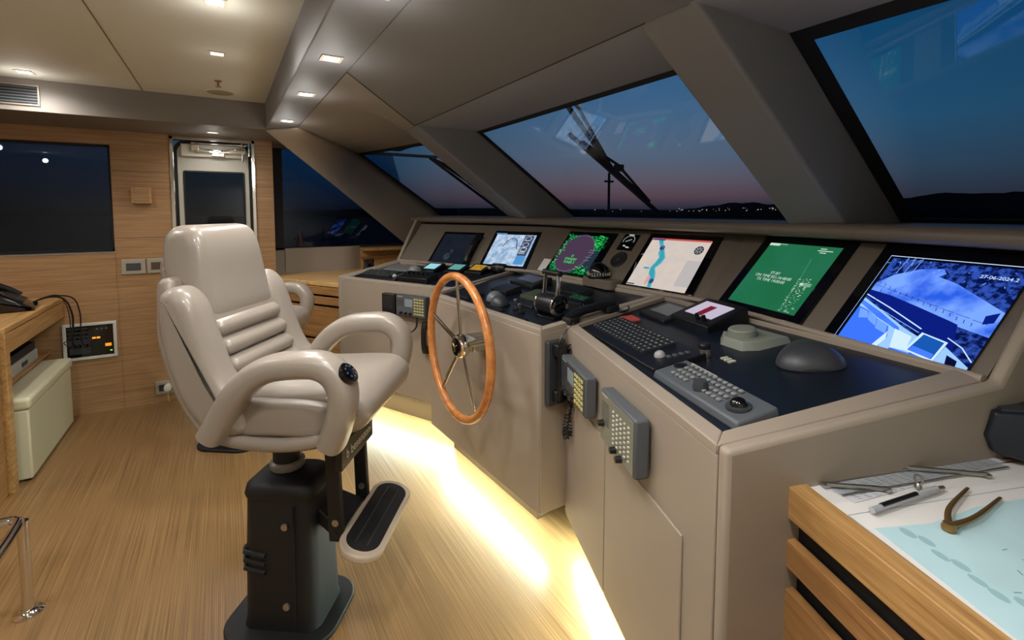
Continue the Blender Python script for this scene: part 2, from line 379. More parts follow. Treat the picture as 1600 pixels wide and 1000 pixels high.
# reveals at the glass head
rv = MB(); z = 2.062
for a, b in ((1.06, 3.09), (WS, .90)): rv.hexa([(1.10, a, z), (1.10, b, z), (1.575, b, z+.004), (1.575, a, z+.004)], [(1.10, a, z+.05), (1.10, b, z+.05), (1.575, b, z+.05), (1.575, a, z+.05)])
struct(rv.build('trim_5', mat('reveal_window_lit', (150, 150, 156), .5, bump=.1, bscale=500)))  # paler, bluer than the headliner: light from windows and screens painted in
sm = MB(); sm.tube([(.475, 2.16, ZS-.0005), (1.10, 3.08, 2.0615)], .0028, 4); sm.tube([(1.10, 3.08, 2.061), (1.10, 1.06, 2.061)], .003, 4)
struct(sm.build('trim_6', mat('headliner_seam', (60, 52, 46), .8)))
# roof shell above so no sky leaks
rf = MB(); rf.box(XA-.1, 1.1, WS-.1, 5.0, ZC+.06, ZC+.1); rf.hexa([(.29, WS-.1, 2.15), (1.62, WS-.1, 2.13), (1.62, 5.0, 2.13), (.29, 5.0, 2.15)], [(.29, WS-.1, 2.4), (1.1, WS-.1, 2.4), (1.1, 5.0, 2.4), (.29, 5.0, 2.4)])
struct(rf.build('ceiling.003', BLKM))
# posts
def post(y0, y1, nm):
    m = MB(); zt, zb = 2.075, 1.40
    yb0, yb1 = y0, y1
    m.hexa([(ix(zb), yb0, zb), (gx(zb), yb0, zb), (gx(zb), yb1, zb), (ix(zb), yb1, zb)], [(ix(zt), y0, zt), (gx(zt), y0, zt), (gx(zt), y1, zt), (ix(zt), y1, zt)])
    return struct(m.build(nm, HEAD, bevel=.012))
post(3.08, 3.31, 'trim_7'); post(.885, 1.095, 'trim_8')
def screen_glass(nm, TL, TR, BR, BL, border=.045):
    t = sthing(nm); P = [V3(p) for p in (TL, TR, BR, BL)]; n = (P[1]-P[0]).cross(P[3]-P[0]).normalized()
    if n.x < 0: n = -n
    MB().hexa([p+n*.01 for p in P], [p+n*.016 for p in P]).build('pane', WG, t)
    c = sum(P, V3())/4; f = MB(); I = []
    for i in range(4):
        a = (P[i-1]-P[i]).normalized(); b = (P[(i+1) % 4]-P[i]).normalized(); I.append(P[i]+a*border*1.1+b*border*1.1)
    for i in range(4):
        j = (i+1) % 4; f.hexa([P[i], P[j], I[j], I[i]], [q+n*.009 for q in (P[i], P[j], I[j], I[i])])
    f.build('window_frame', BLKM, t); return t
zt, zb = 2.068, 1.435
screen_glass('window_3', (gx(zt), 3.09, zt), (gx(zt), 1.07, zt), (gx(zb), 1.07, zb), (gx(zb), 3.09, zb), .03)
screen_glass('window_4', (gx(zt), .895, zt), (gx(zt), WS, zt), (gx(zb), WS, zb), (gx(zb), .895, zb), .05)
screen_glass('window_5', (1.12, 4.75, 2.055), (gx(zt), 3.30, zt), (gx(zb), 3.30, zb), (2.03, 4.80, zb), .035)
# port corner beam (windscreen pillar)
P1, P2, P3, P4 = V3((.29, 3.94, ZS)), V3((.475, 3.72, ZS)), V3((1.12, 4.73, 2.055)), V3((2.03, 4.80, 1.42))
P5 = V3((1.62, 4.72, 1.14)); 
def lp(a, b, t): return a.lerp(b, t)
bm_ = MB(); n = 14; vs = []; fs = []
hi = [lp(P2, P3, t/7) for t in range(7)]+[lp(P3, P4, t/7) for t in range(8)]
lo = [lp(P1, P5, t/14) for t in range(15)]
for i in range(15):
    a, b = hi[i], lo[i]
    for j in range(7):
        t_ = j/6; p = a.lerp(b, t_); vs.append(p+V3((-.35, -.75, -.3)).normalized()*(.0 if j in (0, 6) else .03*math.sin(math.pi*t_))*min(1, i/5))
    vs.append(b+V3((.03, .2, .05)))
K_ = 8
for i in range(14):
    for j in range(K_-1): fs.append((i*K_+j, (i+1)*K_+j, (i+1)*K_+j+1, i*K_+j+1))
bm_.add(vs, fs); o = bm_.build('trim_9', mat('pillar_beige', (162, 148, 132), .5, bump=.1, bscale=500), smooth=True)
so = o.modifiers.new('s', 'SOLIDIFY'); so.thickness = .012; so.offset = -1; struct(o)
# corner fillers above the side window between valance and beam
fl = MB(); fl.hexa([(.285, 3.93, ZS), (.30, 3.95, ZS), (1.15, 4.85, 2.07), (.285, 4.85, ZS)], [(.285, 3.93, ZS+.04), (.30, 3.95, ZS+.04), (1.15, 4.85, 2.11), (.285, 4.85, ZS+.04)])
struct(fl.build('ceiling.004', VAL))

# ================================================================ exterior
struct(MB().box(-400, 900, -700, 900, -6.2, -6).build('ground_sea', mat('night_sea', (8, 11, 18), .8))); bpy.data.objects['ground_sea'].name = 'sea'
def hills(nm, az0, az1, dist, hmax, col, seed):
    random.seed(seed); m = MB(); n = 60; vs = []; 
    for i in range(n+1):
        a = R(az0+(az1-az0)*i/n); e = math.sin(math.pi*i/n)**.5
        h = e*hmax*(.82+.10*math.sin(i*.21+seed)+.05*math.sin(i*.71+seed*2)+.05*random.random())
        for r, hh in ((dist, -6), (dist+30, h), (dist+120, h*.9), (dist+200, -6)): vs.append((r*math.sin(a), r*math.cos(a), hh))
    fs = [(i*4+j, (i+1)*4+j, (i+1)*4+j+1, i*4+j+1) for i in range(n) for j in range(3)]
    m.add(vs, fs); o = m.build(nm, mat('hill_'+str(seed), col, .95), smooth=True); return struct(o)
hills('hills', 50, 66, 560, 12, (36, 42, 58), 3); hills('hills.001', 64, 100, 500, 20, (40, 54, 66), 5); hills('hills.002', 2, 54, 600, 6, (32, 38, 54), 9)
lt = MB()
random.seed(4)
for i in range(46):
    a = R(random.uniform(50, 60.5)) if i > 8 else R(random.uniform(40, 52)); r = 490+random.uniform(-20, 10); s_ = random.uniform(.18, .42); zz = random.uniform(1.6, 4.6)*(1 if i > 8 else .7)
    lt.cbox((r*math.sin(a), r*math.cos(a), zz), (s_*1.3, s_*1.3, s_*1.2))
tag(lt.build('shore_lights', emis('shore_light', (255, 240, 205), .9)), 'row of tiny pale lights along the dark far shore', 'lights', kind='stuff')

# wipers outside the glass
GN = V3((.63, 0, .91)).normalized(); 
def wiper(pts_blade, pts_arm, label):
    a, b = V3(pts_blade[0]), V3(pts_blade[1]); d = (b-a).normalized(); s_ = d.cross(GN)
    t = thing('windscreen_wiper', label, 'wiper', loc=tuple(a.lerp(b, .5)))
    I = Matrix.Translation(-a.lerp(b, .5))
    m = MB(); m.sweep([a, a.lerp(b, .5), b], [(-.010, -.012), (.010, -.012), (.010, .012), (-.010, .012)], up=GN); m.build('blade', BLKM, t, M=I)
    m = MB()
    for k in (-1, 1):
        m.sweep([a.lerp(b, .12)+GN*.02, a.lerp(b, .45)+s_*.034*k+GN*.045, a.lerp(b, .88)+GN*.02], [(-.006, -.007), (.006, -.007), (.006, .007), (-.006, .007)], up=GN)
    m.box(*(lambda c: (c.x-.025, c.x+.025, c.y-.02, c.y+.02, c.z-.012, c.z+.03))(a.lerp(b, .5)+GN*.045)); m.build('bridge', BLKM, t, M=I)
    m = MB(); m.sweep([V3(p) for p in pts_arm], [(-.008, -.013), (.008, -.013), (.008, .013), (-.008, .013)], up=GN)
    P = [V3(p)+s_*.07 for p in pts_arm]; P[-1] = V3(pts_arm[-1]); m.sweep(P, [(-.006, -.008), (.006, -.008), (.006, .008), (-.006, .008)], up=GN); m.build('wiper_arm', BLK, t, M=I)
    return t
wiper([(1.80, 2.33, 1.965), (2.484, 2.244, 1.491)], [(1.50, 2.10, 2.18), (1.70, 2.17, 2.05), (2.12, 2.29, 1.76)], 'black wiper with twin arm on the middle windscreen pane')
wiper([(1.68, 4.30, 2.00), (2.50, 4.30, 1.47)], [(1.74, 4.42, 2.0), (1.9, 4.34, 1.92), (2.09, 4.31, 1.80)], 'black wiper on the far left windscreen pane')
# stub mast seen through the middle pane
m = MB(); m.tube([(5.2, 5.7, 0), (5.2, 5.7, 2.1)], .02, 8); m.box(5.12, 5.28, 5.68, 5.72, 1.95, 1.98)
tag(m.build('foredeck_mast', DGRY), 'thin dark pole on the foredeck beyond the middle pane', 'mast')

# ================================================================ helm console
CA0, CA1, CAB, CAE = V3((.746, 3.773, 1.)), V3((1.276, 2.75, 1.)), V3((1.833, 2.72, 1.08)), V3((1.262, 3.965, 1.08))
CB0, CB1, CC0, CC1, CBC, CCE = V3((1.067, 2.748, 1.)), V3((1.134, 1.651, 1.)), V3((1.276, 1.659, 1.)), V3((.89, .628, 1.)), V3((1.90, 1.44, 1.08)), V3((1.604, .394, 1.08))
BCd = V3((1.898, 1.662, 1.08)); ABd = V3((1.818, 2.971, 1.08))
DA = frameM(CA0, CA1-CA0, (.8791, .4555, .1403)); DB = frameM(CB0, CB1-CB0, (.9927, .0606, .1042)); DC = frameM(CC0, CC1-CC0, (.9298, -.3481, .1192))
def panM(l, r):
    d = (r-l).to_2d().normalized(); nn = V3((-d[1], d[0]));
    if nn[0] < 0: nn = -nn
    return frameM(l, r-l, V3((nn[0]*.274, nn[1]*.274, .305)))
PA, PB, PC = panM(CAE, CAB), panM(CAB, CBC), panM(CBC, CCE)
con = thing('helm_console', 'wide taupe wrap-around helm console with six inset screens and dark desk tops', 'console', loc=(1.2, 2.2, 0))
CI = Matrix.Translation((-1.2, -2.2, 0))
def cpart(mb, name, m, **k): return mb.build(name, m, con, M=CI, **k)
def low(p, z): return V3((p[0], p[1], z))
def dn(p, d): return V3((p[0], p[1], p[2]-d))
MT = .022   # depth of the desk wells
for k_, (q, zb_) in enumerate((((CA0, CA1, ABd, CAE), .2), ((CB0, CB1, BCd, ABd), .18), ((CC0, CC1, CCE, BCd), .15))):
    m = MB(); m.hexa([low(p, zb_) for p in q], [dn(p, MT) for p in q]); cpart(m, 'console_section', TAUPE, bevel=.004)
    m = MB()
    c = sum(q, V3())/4; ins = []
    # rim: raised frame round the well
    O = list(q); W_ = [.045, .045, .03, .045]   # widths of edges front, right, back, left
    def inset(O, W_):
        n = len(O); out = []
        E = []
        for i in range(n):
            a, b = O[i].to_2d(), O[(i+1) % n].to_2d(); d = (b-a).normalized(); nn = V3((-d[1], d[0]))
            if nn.dot(c.to_2d()-a) < 0: nn = -nn
            E.append((a+nn*W_[i], d))
        for i in range(n):
            (p, d), (p2, d2) = E[i-1], E[i]
            det = d[0]*(-d2[1])+d2[0]*d[1]; r_ = p2-p; s = (r_[0]*(-d2[1])+d2[0]*r_[1])/det
            out.append(p+d*s)
        return out
    pl_n = (q[1]-q[0]).cross(q[3]-q[0]).normalized()
    def zon(x, y): return q[0].z-((x-q[0].x)*pl_n.x+(y-q[0].y)*pl_n.y)/pl_n.z
    Wd = {0: [.04, .02, .03, .045], 1: [.04, .04, .03, .03], 2: [.045, .045, .03, .035]}[k_]
    ins = [V3((p[0], p[1], zon(p[0], p[1]))) for p in inset(O, Wd)]
    for i in range(4):
        j = (i+1) % 4
        m.hexa([dn(p, MT+.004) for p in (O[i], O[j], ins[j], ins[i])], [O[i], O[j], ins[j], ins[i]])
    cpart(m, 'desk_rim', TAUPE, bevel=.004)
    m = MB(); m.hexa([dn(p, MT) for p in ins], [dn(p, MT-.003) for p in ins]); cpart(m, 'desk_mat', MATB)
# instrument panel behind the desks (sloping face)
TO = V3((.205, .012, .305))
def pt(M, x, v): p = M @ V3((x, v, 0)); return p
PH = .41
b = [CAE, CAB, CBC, CCE]
tops = [pt(PA, 0, PH), (pt(PA, (CAB-CAE).length, PH)+pt(PB, 0, PH))/2, (pt(PB, (CBC-CAB).length, PH)+pt(PC, 0, PH))/2, pt(PC, (CCE-CBC).length, PH)]
m = MB()
back = [V3((p.x+.25, p.y, 1.0)) for p in tops]
for i in range(3):
    m.hexa([low(b[i], .3), low(b[i+1], .3), low(tops[i+1]+V3((.3, 0, 0)), .3), low(tops[i]+V3((.3, 0, 0)), .3)], [b[i], b[i+1], V3((*back[i+1].xy, b[i+1].z)), V3((*back[i].xy, b[i].z))]) if 0 else None
    m.hexa([b[i], b[i+1], V3((back[i+1].x, back[i+1].y, 1.05)), V3((back[i].x, back[i].y, 1.05))], [tops[i], tops[i+1], V3((back[i+1].x, back[i+1].y, tops[i+1].z)), V3((back[i].x, back[i].y, tops[i].z))])
cpart(m, 'instrument_panel', DASH)
# fillet strip where desk meets panel
m = MB()
for i in range(3): m.tube([b[i]+V3((-.004, 0, .004)), b[i+1]+V3((-.004, 0, .004))], .012, 10)
cpart(m, 'panel_fillet', TAUPE, smooth=True)
# dash top with rounded lip over the screens
lipP = [(1.50, 4.30), (1.97, 3.10), (2.01, 2.4), (2.03, 1.62), (1.93, .9), (1.74, .25), (1.62, -.1)]
lipc = [V3((x, y, 0)) for x, y in lipP]; lipc = catmull(lipc, 6, False)
sec = [(.0, 1.400), (-.008, 1.405), (-.014, 1.415), (-.014, 1.430), (-.008, 1.444), (.01, 1.453), (.04, 1.455)]
vs = []; fs = []
for p in lipc:
    vs.append((p.x+.16, p.y, 1.385)); 
    for dx, z in sec: vs.append((p.x+dx, p.y, z))
    vs.append((2.7, p.y if p.y < 4.2 else p.y+.5, 1.452)); vs.append((2.7, p.y if p.y < 4.2 else p.y+.5, 1.40))
k = len(sec)+3
for i in range(len(lipc)-1):
    for j in range(k-1): fs.append((i*k+j, (i+1)*k+j, (i+1)*k+j+1, i*k+j+1))
m = MB(); m.add(vs, fs); cpart(m, 'dash_top', DASH, smooth=True)
# end cheeks
ex = V3((.461, -.887, 0)); 
m = MB(); A0o = CA0-V3((.47, -.88, 0)).normalized()*.02
def cheek(pts, out, th):
    o_ = V3(out).normalized()*th; mm = MB(); mm.hexa([p for p in pts], [p+o_ for p in pts]); return mm
top4 = pt(PA, -.0, PH)
m = cheek([low(CA0, .2), CA0+V3((0, 0, .006)), CAE+V3((0, 0, .006)), V3((1.50, 4.17, 1.42)), V3((1.72, 4.29, 1.44)), low(V3((1.72, 4.29, 0)), .2)], (-.47, .88, 0), .03)
m.f = m.f; cpart(m, 'end_cheek', TAUPE, bevel=.006)
o5 = [low(CC1, .15), CC1+V3((0, 0, .002)), CCE+V3((0, 0, .004)), V3((1.80, .345, 1.36)), V3((1.88, .33, 1.44)), V3((2.3, .2, 1.44)), V3((2.3, .2, .15))]
m = cheek(o5, (-.33, -.94, 0), .035); cpart(m, 'end_cheek', TAUPE, bevel=.012)
# return face between centre and starboard sections
# locker doors and seams on front faces
FA = frameM((CA0.x, CA0.y, 0), (CA1-CA0), (0, 0, 1)); FB = frameM((CB0.x, CB0.y, 0), (CB1-CB0), (0, 0, 1)); FC = frameM((CC0.x, CC0.y, 0), (CC1-CC0), (0, 0, 1))
# local frame: x along the face, y up, z outward (towards aft)
def face_panel(F, x0, x1, z0, z1, nm, m, th=.006, bev=.003):
    mb = MB(); mb.box(x0, x1, z0, z1, -.001, th); return mb.build(nm, m, con, M=CI @ F, bevel=bev)
face_panel(FC, .03, .477, .155, .712, 'locker_door', TAUPE); face_panel(FC, .484, .978, .155, .712, 'locker_door', TAUPE)
face_panel(FA, .085, .52, .215, .745, 'locker_door', TAUPE); face_panel(FA, .526, .98, .215, .745, 'locker_door', TAUPE)
face_panel(FB, .004, 1.095, .182, .975, 'steering_panel', TAUPE, .004)
# recessed plinths
for F_, x0, x1, zt_ in ((FA, .05, 1.1, .2), (FB, .03, .90, .18), (FC, -.1, 1.08, .15)):
    mb = MB(); mb.box(x0, x1, 0, zt_, -.2, -.14); mb.build('plinth', mat('plinth_oak', (96, 74, 50), .5), con, M=CI @ F_)

# LED strips under the console and their light
def led(F_, x0, x1, z, label):
    mb = MB(); mb.box(x0, x1, z-.012, z-.002, -.105, -.085)
    tag(mb.build('led_strip', emis('led_glow', (240, 255, 225), 4), M=F_), label, 'light strip', 'light strips under the console')
    la = bpy.data.lights.new('led', 'AREA'); la.shape = 'RECTANGLE'; la.size = x1-x0; la.size_y = .03; la.energy = 15*LED_W*(x1-x0); la.color = (.80, 1, .90)
    o = bpy.data.objects.new('led_lamp', la); COL.objects.link(o)
    o.matrix_world = F_ @ Matrix.Translation(((x0+x1)/2, z-.015, -.06)) @ Matrix.Rotation(R(-66), 4, 'X') @ Matrix.Rotation(R(180), 4, 'X') @ Matrix.Rotation(R(180), 4, 'X')
    # area lights shine along local -Z: aim downward and outward
    M = F_.to_3x3(); dirv = (M @ V3((0, -1, .75))).normalized(); xv = (M @ V3((1, 0, 0))).normalized(); zv = -dirv; yv = zv.cross(xv)
    o.matrix_world = Matrix(((xv.x, yv.x, zv.x, 0), (xv.y, yv.y, zv.y, 0), (xv.z, yv.z, zv.z, 0), (0, 0, 0, 1))); o.location = F_ @ V3(((x0+x1)/2, z-.016, -.07))
led(FA, .06, 1.08, .2, 'glowing strip under the far left wing of the console')
led(FB, .05, 1.05, .18, 'glowing strip under the console behind the steering wheel')
led(FC, .0, 1.06, .15, 'glowing strip under the near right wing of the console')

# ---------------------------------------------------------------- screens
def poly_flat(items, M, name, parent, z0=.0):
    """items: (points in metres or unit coords, material) stacked by 0.15 mm"""
    mb = MB(); mats = []
    for i, (pts, mm) in enumerate(items):
        if mm not in mats: mats.append(mm)
        mb.mi = mats.index(mm); zz = z0+.00015*i
        mb.poly([(p[0], p[1], zz) for p in pts])
    return mb.build(name, mats, parent, M=M)
def screen(P, x0, x1, v0, v1, label, bez=(.04, .04, .035, .04), disp=None):
    cx, cy = (x0+x1)/2, (v0+v1)/2; w, h = x1-x0, v1-v0
    t = thing('display_screen', label, 'screen', M=at(P, cx, cy, 0))
    m = MB(); m.box(-w/2, w/2, -h/2, h/2, -.004, .009); m.build('bezel', BLKG, t, bevel=.003)
    L, B_, Rr, T = bez; ix0, ix1, iy0, iy1 = -w/2+L, w/2-Rr, -h/2+B_, h/2-T
    W, H = ix1-ix0, iy1-iy0
    def U(pts): return [(ix0+a*W, iy0+b_*H) for a, b_ in pts]
    items, texts = disp(W, H)
    poly_flat([(U(p), mm) for p, mm in items], None, 'display_image', t, .0095)
    if texts:
        for (s_, a, b_, sz, mm, al) in texts: text_mesh(s_, sz, 'screen_text', mm, t, Matrix.Translation((ix0+a*W, iy0+b_*H, .0112)), al, .0001)
    return t
FULL = [(0, 0), (1, 0), (1, 1), (0, 1)]
def rc(x0, y0, x1, y1): return [(x0, y0), (x1, y0), (x1, y1), (x0, y1)]
E_ = emis
WT = E_('px_white', (215, 225, 220), 1)
def ell(cx, cy, rx, ry, n=40): return [(cx+rx*math.cos(2*math.pi*i/n), cy+ry*math.sin(2*math.pi*i/n)) for i in range(n)]
def line(x0, y0, x1, y1, w):
    d = math.hypot(x1-x0, y1-y0) or 1; nx, ny = -(y1-y0)/d*w/2, (x1-x0)/d*w/2
    return [(x0+nx, y0+ny), (x1+nx, y1+ny), (x1-nx, y1-ny), (x0-nx, y0-ny)]
def d_dark(W, H):
    g1 = E_('px_dark', (22, 28, 38), 1, (9, (30, 34, 44), .3, .7)); g2 = E_('px_dark2', (58, 66, 76), 1, (60, (28, 34, 44), .35, .6))
    return [(FULL, g1), (ell(.42, .2, .1, .12), g2), (ell(.5, .38, .05, .07), g2)], []
def d_chart(W, H):
    base = E_('px_chart', (196, 214, 234), 1, (26, (140, 172, 206), .38, .62)); land = E_('px_chart_dark', (52, 74, 120), 1); pan = E_('px_side', (60, 70, 104), 1); bl = E_('px_blue', (84, 148, 206), 1); gr = E_('px_chart_green', (130, 168, 160), 1)
    random.seed(2); it = [(FULL, base)]
    coast = [(.30, .62), (.34, .76), (.40, .86), (.50, .88), (.58, .80), (.62, .66), (.66, .52)]
    for a, b_ in zip(coast, coast[1:]): it.append((line(*a, *b_, .022), land))
    for i in range(60):
        a = random.choice(coast); x, y = a[0]+random.gauss(0, .05), a[1]+random.gauss(0, .05); it.append((line(x, y, x+random.gauss(0, .02), y+random.gauss(0, .02), .01), land))
    for i in range(70):
        x, y = random.uniform(.05, .7), random.uniform(.05, .5); it.append((line(x, y, x+random.gauss(0, .02), y+random.gauss(0, .02), .007), gr if i % 2 else bl))
    it += [(rc(.78, .0, 1, .92), pan), (rc(.78, 0, 1, .28), bl), (rc(.02, .955, .3, .985), bl)]
    for y in (.82, .62, .46):
        for k in range(12):
            a0, a1 = 2*math.pi*k/12, 2*math.pi*(k+1)/12; it.append((line(.89+.07*math.cos(a0), y+.07*math.sin(a0), .89+.07*math.cos(a1), y+.07*math.sin(a1), .012), WT))
    for y in (.5, .4, .36, .32, .74): it.append((rc(.81, y, .96, y+.014), WT))
    return it, []
def d_radar(W, H):
    bgm = E_('px_radar_green', (16, 150, 62), 1, (70, (14, 46, 40), .42, .58)); pur = E_('px_purple', (74, 56, 78), 1); brg = E_('px_green', (70, 240, 110), 1); dk = E_('px_radar_dark', (40, 52, 66), 1); tick = E_('px_tick', (150, 170, 190), 1)
    it = [(FULL, bgm), (rc(.0, .28, .12, .78), dk), (rc(.80, .1, 1, .62), dk), (ell(.42, .5, .43, .52, 60), pur)]
    for k in range(72):
        a = 2*math.pi*k/72; it.append((line(.42+.43*math.cos(a), .5+.49*math.sin(a), .42+.45*math.cos(a), .5+.51*math.sin(a), .01), tick))
    random.seed(5)
    for k in range(90):
        x, y = random.choice([(random.uniform(.78, .99), random.uniform(.68, .97)), (random.uniform(.01, .13), random.uniform(.02, .97)), (random.uniform(.66, .99), random.uniform(.02, .16))])
        it.append((rc(x, y, x+random.uniform(.01, .05), y+.012), brg))
    for y in (.3, .38, .5, .56): it.append((rc(.83, y, .97, y+.006), tick))
    return it, [('31\nSTANDBY\nTUNER 3', .42, .40, .026, brg, 'CENTER')]
def d_map(W, H):
    base = E_('px_map', (216, 200, 188), 1, (14, (204, 196, 190), .35, .65)); tea = E_('px_teal', (58, 160, 178), 1); te2 = E_('px_teal2', (104, 184, 196), 1); nav = E_('px_navy', (48, 70, 130), 1); red = E_('px_red', (206, 92, 84), 1); gyy = E_('px_mgrey', (188, 182, 180), 1); dk = E_('px_mdark', (50, 56, 66), 1); rd2 = E_('px_pink', (222, 160, 150), 1)
    riv = [(.16, 1.0, .07), (.20, .90, .06), (.27, .80, .05), (.31, .68, .09), (.36, .60, .08), (.34, .48, .08), (.30, .38, .06), (.34, .28, .09), (.38, .18, .08), (.40, .08, .05), (.42, 0, .05)]
    it = [(FULL, base), (rc(.78, .1, 1, .6), gyy)]
    for (x, y, w_), (x2, y2, w2) in zip(riv, riv[1:]):
        it.append(([(x-w_*.7, y), (x2-w2*.7, y2), (x2+w2*.7, y2), (x+w_*.7, y)], te2))
    for (x, y, w_), (x2, y2, w2) in zip(riv, riv[1:]):
        it.append(([(x-w_*.5, y), (x2-w2*.5, y2), (x2+w2*.5, y2), (x+w_*.5, y)], tea))
    it += [(ell(.27, .80, .045, .05, 12), nav), (ell(.41, .12, .035, .05, 12), nav), (ell(.33, .13, .03, .1, 12), rd2), (ell(.2, .36, .06, .02, 10), tea)]
    it += [(rc(0, .965, 1, 1), red), (rc(.0, .955, .25, .985), nav), (ell(.88, .80, .07, .085, 24), dk)]
    for k in range(8):
        a = 2*math.pi*k/8; it.append((line(.88+.02*math.cos(a), .8+.02*math.sin(a), .88+.06*math.cos(a), .8+.07*math.sin(a), .01), gyy))
    random.seed(8)
    for k in range(14):
        x, y = random.uniform(0, .9), random.uniform(0, .9); it.append((line(x, y, x+random.uniform(-.25, .25), y+random.uniform(-.25, .25), .004), gyy))
    it.append((rc(.01, .0, .16, .022), dk))
    return it, []
def d_green(W, H):
    base = E_('px_green_screen', (30, 106, 66), 1, (5, (38, 112, 82), .3, .7)); txt = E_('px_txt', (205, 222, 205), 1); dim_ = E_('px_dimtxt', (120, 170, 140), 1)
    it = [(FULL, base), (rc(0, .955, .16, .995), txt), (rc(.16, .975, .27, .995), dim_), (line(.72, .80, .76, .5, .003), dim_)]
    random.seed(3)
    for i in range(26):
        y = .02+i*.0185; x = .77+random.uniform(0, .02)
        while x < .93:
            w_ = random.uniform(.012, .035); it.append((rc(x, y, x+w_, y+.008), txt if random.random() < .6 else dim_)); x += w_+random.uniform(.01, .08)
    it.append((rc(.84, .38, .98, .43), dim_)); it.append((rc(.84, .39, .88, .42), txt))
    for y, x0, x1 in ((.93, .78, .86), (.90, .76, .95), (.87, .80, .88)):
        it.append((rc(x0, y, x1, y+.012), txt))
    return it, [('ST-BY\nON TIME 021,16:48:00\nTX TIME 19:00:00',   .40, .50, .0195, txt, 'CENTER')]
def d_cam(W, H):
    c = lambda n_, r, g, b_, nz=None: E_('px_cam_'+n_, (r, g, b_), 1.15, nz)
    base = c('sky', 44, 76, 170, (60, (6, 18, 70), .42, .58)); sea = c('quay', 116, 160, 250, (9, (40, 90, 220), .40, .60)); dk = c('hull', 10, 28, 120); dk2 = c('dark', 8, 14, 50); lt_ = c('light', 150, 194, 255); md = c('mid', 40, 96, 232, (9, (78, 134, 250), .3, .7)); sof = c('sofa', 58, 112, 244); sol = c('sofal', 110, 158, 255); bt = c('bright', 200, 226, 255); tq = c('teal', 22, 84, 170)
    it = [(FULL, base), ([(0, .68), (.10, .80), (.28, .90), (.45, .93), (.52, .84), (.70, .74), (1, .58), (1, .34), (.6, .42), (.3, .5), (0, .60)], sea),
          ([(.45, .84), (.7, .76), (1, .72), (1, .98), (.6, .98)], base),
          ([(0, .60), (.2, .57), (.45, .5), (.72, .42), (.78, .40), (.86, .14), (.70, .20), (.45, .30), (.2, .42), (0, .52)], dk),
          ([(0, .50), (.2, .40), (.45, .27), (.6, .21), (.6, .0), (0, 0)], lt_),
          ([(0, .47), (.2, .38), (.42, .26), (.44, .22), (.2, .32), (0, .43)], md),
          ([(0, .40), (.10, .37), (.22, .30), (.34, .25), (.38, .15), (.36, .02), (.33, 0), (.0, .0)], sof),
          ([(.02, .38), (.1, .36), (.14, .29), (.06, .27)], sol), ([(.11, .355), (.21, .31), (.24, .22), (.15, .27)], sol), ([(.22, .30), (.33, .25), (.35, .17), (.25, .20)], sol), ([(.36, .2), (.38, .12), (.35, .0), (.31, .03)], bt),
          ([(.40, .24), (.55, .20), (.57, .06), (.45, .05)], bt), ([(.45, .05), (.7, .04), (.7, 0), (.44, 0)], md),
          (line(0, .54, .25, .44, .010), bt), (line(.25, .44, .58, .29, .010), bt), (line(.2, .40, .58, .25, .005), lt_),
          ([(.60, .26), (.80, .22), (.78, .02), (.56, .06)], bt), ([(.62, .245), (.78, .21), (.765, .04), (.58, .075)], tq), ([(.6, .12), (.76, .09), (.762, .04), (.58, .07)], md),
          ([(.80, .18), (1, .05), (1, .0), (.78, .0)], lt_), ([(.84, .11), (.92, .08), (.93, .02), (.86, .03)], dk2),
          (line(.78, .26, .9, .2, .008), bt), (line(.9, .2, 1, .1, .008), bt)]
    random.seed(6)
    for i in range(16):
        x = .04+i*.055; y = .70-i*.018+random.uniform(-.01, .01); it.append((line(x, y, x+.006, y-.035, .005), dk))
    for i in range(8): it.append((line(.02+i*.12, .655-i*.028, .12+i*.12, .635-i*.028, .004), dk))
    for i in range(40):
        x = random.uniform(.02, .99); y = random.uniform(.86, .99) if x < .5 else random.uniform(.74, .97); it.append((line(x, y, x+random.gauss(0, .012), y-random.uniform(.005, .03), .004), md if i % 3 else lt_))
    for x in (.16, .22, .28): it.append((line(x, .99, x-.02, .80, .004), lt_))
    it += [([(.93, .50), (1.0, .55), (1, .45), (.94, .42)], dk), (line(.12, .60, .13, .46, .005), dk)]
    it += [(rc(0, .993, 1, 1), bt), (rc(0, 0, .004, 1), lt_)]
    return it, [('27-06-2024 2',   .72, .875, .016, bt, 'LEFT')]
screen(PA, .335, .755, -.004, .328, 'darkened black screen at the far left end of the console', disp=d_dark, bez=(.025, .02, .06, .025))
screen(PA, .86, 1.275, .012, .352, 'screen with pale blue sea chart, second from the far left', disp=d_chart, bez=(.03, .02, .03, .035))
LB = (CBC-CAB).length
def xb(u_): return u_-.251-.0
screen(PB, xb(.325), xb(.775), .018, .372, 'screen with dark purple radar circle ringed with bright green', disp=d_radar, bez=(.03, .015, .06, .035))
screen(PB, xb(1.02), xb(1.475), .014, .384, 'screen with beige map and teal river', disp=d_map, bez=(.035, .008, .045, .035))
screen(PC, .098, .54, .01, .404, 'green radar screen reading ST-BY', disp=d_green, bez=(.05, .03, .045, .035))
screen(PC, .636, 1.05, -.004, .405, 'rightmost screen showing a blue night camera view of deck and quay', disp=d_cam, bez=(.055, .003, .0, .06))

